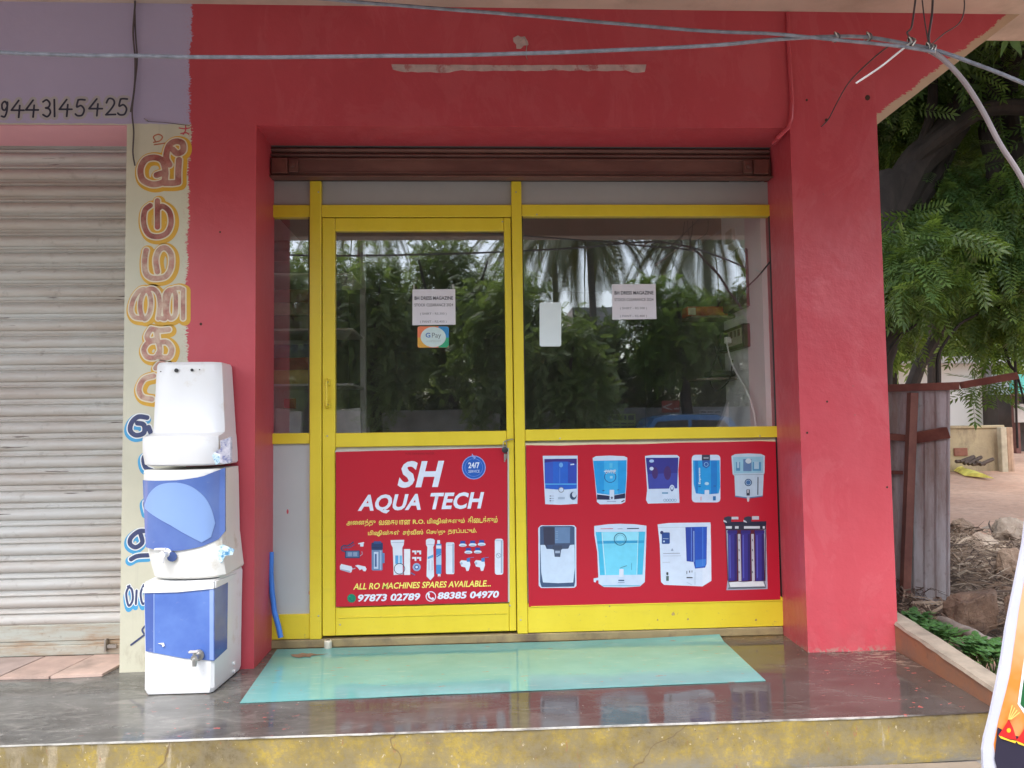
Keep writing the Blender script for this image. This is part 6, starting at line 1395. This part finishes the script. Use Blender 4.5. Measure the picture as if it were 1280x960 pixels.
for i in range(7): a = onY(1195+i*5, 578+random.uniform(-3, 4), 8.0); a2 = onY(1205+i*5+random.uniform(0, 8), 574+random.uniform(-4, 6), 8.1); q.tube([a, a2], .03, TW[2], 5)
o = q.build('brushwood', None); tag(o, 'dark pile of brushwood at the foot of the yard wall', 'brushwood')

# ------------------------------------------------------------------ standing vinyl banner bottom right
BY = -2.3
vb = thing('standing_banner', 'vinyl banner with white border and orange picture at the bottom right corner', 'banner', onY(1320, 960, BY))
VW = pm('white_vinyl', (.46, .47, .56, 1), .35, .05, 6, .3, 12)
def vpoly(name, pts, k, mat, th=.0): 
    q = MB(); P = [onY(a, b, BY-.0008*k) for a, b in pts]
    if th: q.prism(P, (0, th, 0), mat)
    else: q.add(P, [tuple(range(len(P)))], mat)
    return q.build(name, vb)
vpoly('vinyl_sheet', [(1284, 640), (1279, 680), (1266, 745), (1258, 785), (1253, 820), (1247, 852), (1238, 895), (1231, 922), (1228.5, 938), (1230, 975), (1238, 1040), (1560, 1040), (1560, 620)], 0, VW, .006)
ON = N('orange_gradient_print'); _x, _y, _z = ON.xyz(); ON.col(ON.mix(ON.ramp(ON.math('ADD', ON.noise(9, 4), ON.math('MULTIPLY', ON.math('SUBTRACT', _z, .62), 1.5)), [(.3, 0.0), (.6, 1.0)]), (.62, .20, .03, 1), (.60, .34, .18, 1))); ON.rough(.35); ON = ON.m
vpoly('print_panel', [(1290, 668), (1284, 705), (1274, 760), (1263, 840), (1258, 862), (1248, 900), (1242, 930), (1246, 960), (1260, 1030), (1550, 1030), (1550, 660)], 1, ON)
vpoly('print_panel', [(1290, 760), (1279, 830), (1272, 880), (1282, 895), (1550, 895), (1550, 760)], 2, flat(235, 235, 240))
vpoly('print_panel', [(1293, 765), (1283, 825), (1275.5, 880), (1284, 890), (1545, 890), (1545, 765)], 3, flat(25, 95, 50))
vpoly('print_panel', [(1247, 909), (1256, 914), (1270, 920), (1280, 922), (1550, 925), (1550, 1030), (1262, 1030), (1250, 975), (1243, 948)], 4, flat(40, 35, 55))
def cone(cx, cy, s_):
    vpoly('cone_print', [(cx, cy-16*s_), (cx+5*s_, cy-6*s_), (cx+10*s_, cy+10*s_), (cx+2*s_, cy+9*s_), (cx-13*s_, cy+4*s_), (cx-6*s_, cy-6*s_)], 5, flat(205, 35, 35)); vpoly('cone_print', [(cx+2.8*s_*math.cos(k*.7)-.0, cy-2+3*s_*math.sin(k*.7)) for k in range(9)], 6, flat(250, 180, 40))
    vpoly('cone_print', [(cx-13*s_, cy+4*s_), (cx+2*s_, cy+10*s_), (cx+10*s_, cy+11*s_), (cx+8*s_, cy+14*s_), (cx-10*s_, cy+8*s_)], 7, flat(240, 200, 60))
    for k in range(4): vpoly('cone_print', [(cx-1+k, cy-16*s_), (cx+4+3*k, cy-34*s_+3*k), (cx+5+3*k, cy-33*s_+3*k), (cx+k, cy-15.4*s_)], 8+k, flat(235, 200, 110))
cone(1261, 915, 1); cone(1283, 922, 1)
for pts, w_ in (([onY(1300, 640, BY+.03), onY(1246, 1045, BY+.03)], .012),):
    q = MB(); q.tube(pts, w_, METAL, 8); q.build('frame_pole', vb)
q = MB(); q.tube([onY(1300, 645, BY+.03), onY(1560, 625, BY+.03)], .012, METAL, 8); q.build('frame_pole', vb)
q = MB(); q.tube([onY(1560, 620, BY+.03), Vector((onY(1560, 620, BY).x, BY+.03, -.46))], .012, METAL, 8); q.build('frame_pole', vb)
q = MB(); a = onY(1247, 1040, BY+.03); q.tube([a, Vector((a.x+.0, BY+.05, -.46))], .012, METAL, 8); q.build('frame_pole', vb)

# ------------------------------------------------------------------ across the street (seen mirrored in the glass)
def street_tree(label, px, dist, pytop, pybot, rpx, n, seed=0, lm=LEAF_S, kind='street_tree', cl=14):
    c = mir(px, (pytop+pybot)/2, dist); s_ = (dist+3.8)/970; rx = rpx*s_; rz = (pybot-pytop)/2*s_
    t = thing(kind, label, 'tree', (c.x, c.y, -.45), 'trees across the street')
    limb(t, [(c.x, c.y, -.46), (c.x+.1, c.y, c.z*.4), (c.x, c.y, c.z)], .16, .08, 'trunk', 8)
    for k in range(5):
        a = k*1.256+px; limb(t, [(c.x, c.y, c.z-rz*.5), (c.x+math.cos(a)*rx*.5, c.y+math.sin(a)*rx*.4, c.z), (c.x+math.cos(a)*rx*.9, c.y+math.sin(a)*rx*.5, c.z+rz*.5)], .06, .02, 'branch', 6)
    scatter('crown', [(tuple(c), (rx, rx*.8, rz), int(n*2.6))], spray(6, .26, .085, .032, .05), lm, t, .55, 1.0, .35, .6, clump=cl*2); return t
street_tree('leafy street tree across the road, leftmost of the row', 380, 11.5, 300, 500, 70, 1500)
street_tree('bright feathery street tree across the road facing the door', 465, 11, 305, 520, 62, 1900)
street_tree('tall dense tree across the road with a rounded top', 560, 14, 268, 520, 80, 2200, lm=LEAF_S)
street_tree('broad street tree between door and large pane reflections', 625, 11.5, 335, 530, 62, 1700)
street_tree('dark street tree under the first palm', 700, 10.5, 400, 545, 60, 1700)
street_tree('low spreading tree behind the dark street tree', 745, 13.5, 395, 520, 60, 1300)
street_tree('bushy green tree under the second palm', 850, 12.0, 345, 480, 62, 2100, lm=LEAF_L)
street_tree('bushy tree next to the parked blue car', 940, 12.5, 350, 485, 60, 1500, lm=LEAF_S)
street_tree('tree at the far right end of the row across the road', 1060, 13, 290, 510, 80, 1600)
street_tree('tree at the far left end of the row across the road', 250, 13, 290, 510, 90, 1600)
# hedge-like undergrowth dark band
scatter_hedge = [((mir(x_, 500, 13.2).x, -14.3, 1.6), (1.5, .7, 1.3), 420) for x_ in range(240, 1150, 90)]
scatter_hedge += [((mir(x_, 470, 20).x, -21+.8*math.sin(x_), 2.0), (2.6, .8, 1.9), 520) for x_ in range(200, 1250, 75)]
hd = scatter('roadside_undergrowth', scatter_hedge, spray(5, .30, .13, .05, .05), LEAF_D, None, .8, 1.3, .3, .6); tag(hd, 'dark undergrowth filling the gap under the street trees', 'undergrowth', kind='stuff')
# palms
def frond(L=3.4, n=40, sag=2.7):
    V = []; Fq = []
    def rach(t): return np.array([L*t*(1-.18*t), 0, .55*t-sag*t*t])
    for i in range(n):
        t0, t1_ = i/n, (i+1)/n; a, b = rach(t0), rach(t1_); k = len(V); w = .03*(1-t0)+.006
        V += [a+[0, -w, 0], b+[0, -w, 0], b+[0, w, 0], a+[0, w, 0]]; Fq.append((k, k+1, k+2, k+3))
        if i < 2: continue
        ll = .80*math.sin(math.pi*(.14+.74*t0))
        for sd_ in (-1, 1):
            for e in (0, .5):
                p = a+(b-a)*e; d = np.array([.45, sd_*.75, -.55-.25*t0]); d = d/np.linalg.norm(d)*ll; k = len(V); wv = (b-a)/np.linalg.norm(b-a)*.026
                V += [p-wv, p+d*.5-wv*.9+[0, 0, .0], p+d+[0, 0, -.10*ll], p+d*.5+wv*.9]; Fq.append((k, k+1, k+2, k+3))
    return np.array(V, dtype=float), np.array(Fq)
def palm(label, px, dist, py):
    c = mir(px, py, dist); t = thing('coconut_palm', label, 'palm tree', (c.x, c.y, -.45), 'palms across the street')
    q = MB(); q.tube([(c.x+.2, c.y, -.46), (c.x+.1, c.y, c.z*.5), tuple(c)], [.11, .085, .08], pm('palm_bark', (.20, .18, .16, 1), .9, .3, 12), 10); q.build('trunk', t, True)
    TV, TF = frond(); n = 24
    for k in range(n):
        a = k*2.399+px; e = .75-1.25*(k/n); s_ = .75+.3*random.random(); Rz = np.array([[math.cos(a), -math.sin(a), 0], [math.sin(a), math.cos(a), 0], [0, 0, 1]]); Ry = np.array([[math.cos(e), 0, -math.sin(e)], [0, 1, 0], [math.sin(e), 0, math.cos(e)]])
        V = (TV @ (Rz @ Ry).T)*s_+np.array(c); np_mesh('frond', V, TF, [PALM], None, t)
palm('coconut palm across the road with long drooping fronds, left one of the near pair', 735, 15.5, 262)
palm('coconut palm across the road reflected in the right half of the large pane', 880, 15.5, 268)
palm('coconut palm across the road whose trunk shows in the door glass corner', 448, 19, 240)
palm('coconut palm across the road between the two drooping ones', 690, 19, 268)
# wall with notices, road verge and car
wl = thing('roadside_wall', 'low grey plastered wall along the far side of the road', 'wall', (3, -13.05, -.45))
q = MB(); q.box((-22, -13.15, -.46), (24, -12.95, 1.42), pm('grey_old_plaster', (.34, .33, .32, 1), .85, .35, 2, .3, 20), .01); q.build('wall_body', wl)
def wall_notice(name, label, px0, px1, py0, py1, col, lines, tcol):
    a = mir(px0, py1, 12.92); b = mir(px1, py0, 12.92); t = thing(name, label, 'poster', (a.x, -12.93, a.z))
    q = MB(); q.box((a.x, -12.948, a.z), (b.x, -12.93, b.z), col, 0); q.build('sheet', t); h = (b.z-a.z)/len(lines)
    for i, s_ in enumerate(lines):
        o = text('lettering', s_, 0, (b.x-a.x)*.9, b.z-h*(i+.85), b.z-h*(i+.2), 0, tcol, None); me = o.data; c_ = np.empty(len(me.vertices)*3); me.vertices.foreach_get('co', c_); c_ = c_.reshape(-1, 3)
        c_[:, 0] = b.x-(b.x-a.x)*.05-c_[:, 0]; c_[:, 1] = -12.926; me.vertices.foreach_set('co', c_.ravel()); me.update(); o.parent = t; o.location = -t.location
wall_notice('wall_poster', 'yellow-green lettered poster on the far roadside wall', 756, 794, 517, 545, pm('poster_green', (.42, .50, .16, 1), .6), ['----', '====', '----'], TXT)
wall_notice('wall_poster', 'pale paper poster on the far roadside wall right of the blue car', 875, 902, 512, 532, pm('poster_pale', (.55, .55, .58, 1), .6), ['===', '---'], TXT)
wall_notice('wall_sign', 'small red sign with a white arrow on the far roadside wall', 828, 849, 500.5, 515.5, pm('sign_red', (.45, .05, .03, 1), .5), ['->'], WHITEP)
hb = thing('far_house', 'grey-white house beyond the trees across the road', 'house', mir(735, 480, 24))
a = mir(722, 375, 24); b = mir(770, 420, 24); q = MB(); q.box((a.x-.2, -27, -.45), (b.x+.1, -24, mir(735, 384, 24).z), pm('far_house_grey', (.46, .45, .44, 1), .8), 0); q.build('wall', hb)
q = MB(); q.box((a.x-.2, -23.97, mir(735, 415, 24).z), (a.x+.6, -23.9, mir(735, 393, 24).z), pm('far_window', (.06, .06, .07, 1), .3), 0); q.build('window', hb)
q = MB(); q.box((a.x-.6, -23.6, mir(735, 425, 24).z), (b.x+.5, -23.4, mir(735, 418, 24).z), HG, 0); q.build('parapet', hb)
# car
car = thing('parked_car', 'light blue hatchback parked across the road in front of the grey wall', 'car', (4.6, -12.6, -.45))
CB = pm('light_blue_car_paint', (.07, .22, .46, 1), .25, .03, coat=.6); CG = pm('car_window_glass', (.03, .035, .04, 1), .08, coat=.5); TY = pm('tyre_rubber', (.03, .03, .03, 1), .8)
cl = mir(795, 530, 12).x; cr_ = mir(906, 530, 12).x; zt = mir(850, 519.5, 12).z
def carsec(ys, pts): return [Vector((x, ys, z)) for x, z in pts]
cx = (cl+cr_)/2; hw = (cr_-cl)/2
body = [(cx-hw-1.0, -.20), (cx-hw-1.05, .18), (cx-hw-.85, .42), (cx-hw-.05, .52), (cx+hw+.55, .52), (cx+hw+.75, .40), (cx+hw+.8, -.05), (cx+hw+.7, -.22)]
cab = [(cx-hw-.25, .50), (cx-hw*.75, zt-.06), (cx-hw*.45, zt), (cx+hw*.55, zt), (cx+hw*.9, zt-.07), (cx+hw+.35, .50)]
q = MB(); q.loft([carsec(-12.75, body), carsec(-12.80, body), carsec(-11.32, body), carsec(-11.28, body)], CB); q.loft([carsec(-12.74, cab), carsec(-12.62, [(x, z+.02*(z > .6)) for x, z in cab]), carsec(-11.46, [(x, z+.02*(z > .6)) for x, z in cab]), carsec(-11.34, cab)], CB); q.build('body', car, True, 30)
for Y_, s_ in ((-11.335, 1), (-12.745, -1)):
    for w_ in ([(cx-hw-.08, .54), (cx-hw*.68, zt-.12), (cx-.03, zt-.10), (cx-.03, .54)], [(cx+.05, .54), (cx+.05, zt-.10), (cx+hw*.75, zt-.12), (cx+hw+.14, .54)]):
        q = MB(); q.prism([Vector((x, Y_, z)) for x, z in w_], (0, .012*s_, 0), CG); q.build('window', car)
for x_ in (cx-hw-.45, cx+hw+.15):
    for Y_ in (-11.36, -12.70):
        q = MB(); q.lathe((x_, Y_-.09, -.17), (0, 1, 0), [(0, .24), (.02, .28), (.16, .28), (.18, .24)], TY, 20); o = q.build('wheel', car, True); q = MB(); q.lathe((x_, Y_-.095, -.17), (0, 1, 0), [(0, .15), (.19, .15)], METAL, 14); q.build('rim', o)
for x_, nm, mt in ((cx-hw-1.03, 'headlight', WHITEP), (cx+hw+.78, 'tail_light', flat(190, 30, 30))):
    for Y_ in (-11.5, -12.6): q = MB(); q.box((x_-.03, Y_-.12, .12), (x_+.03, Y_+.12, .30), mt, .02); q.build(nm, car)
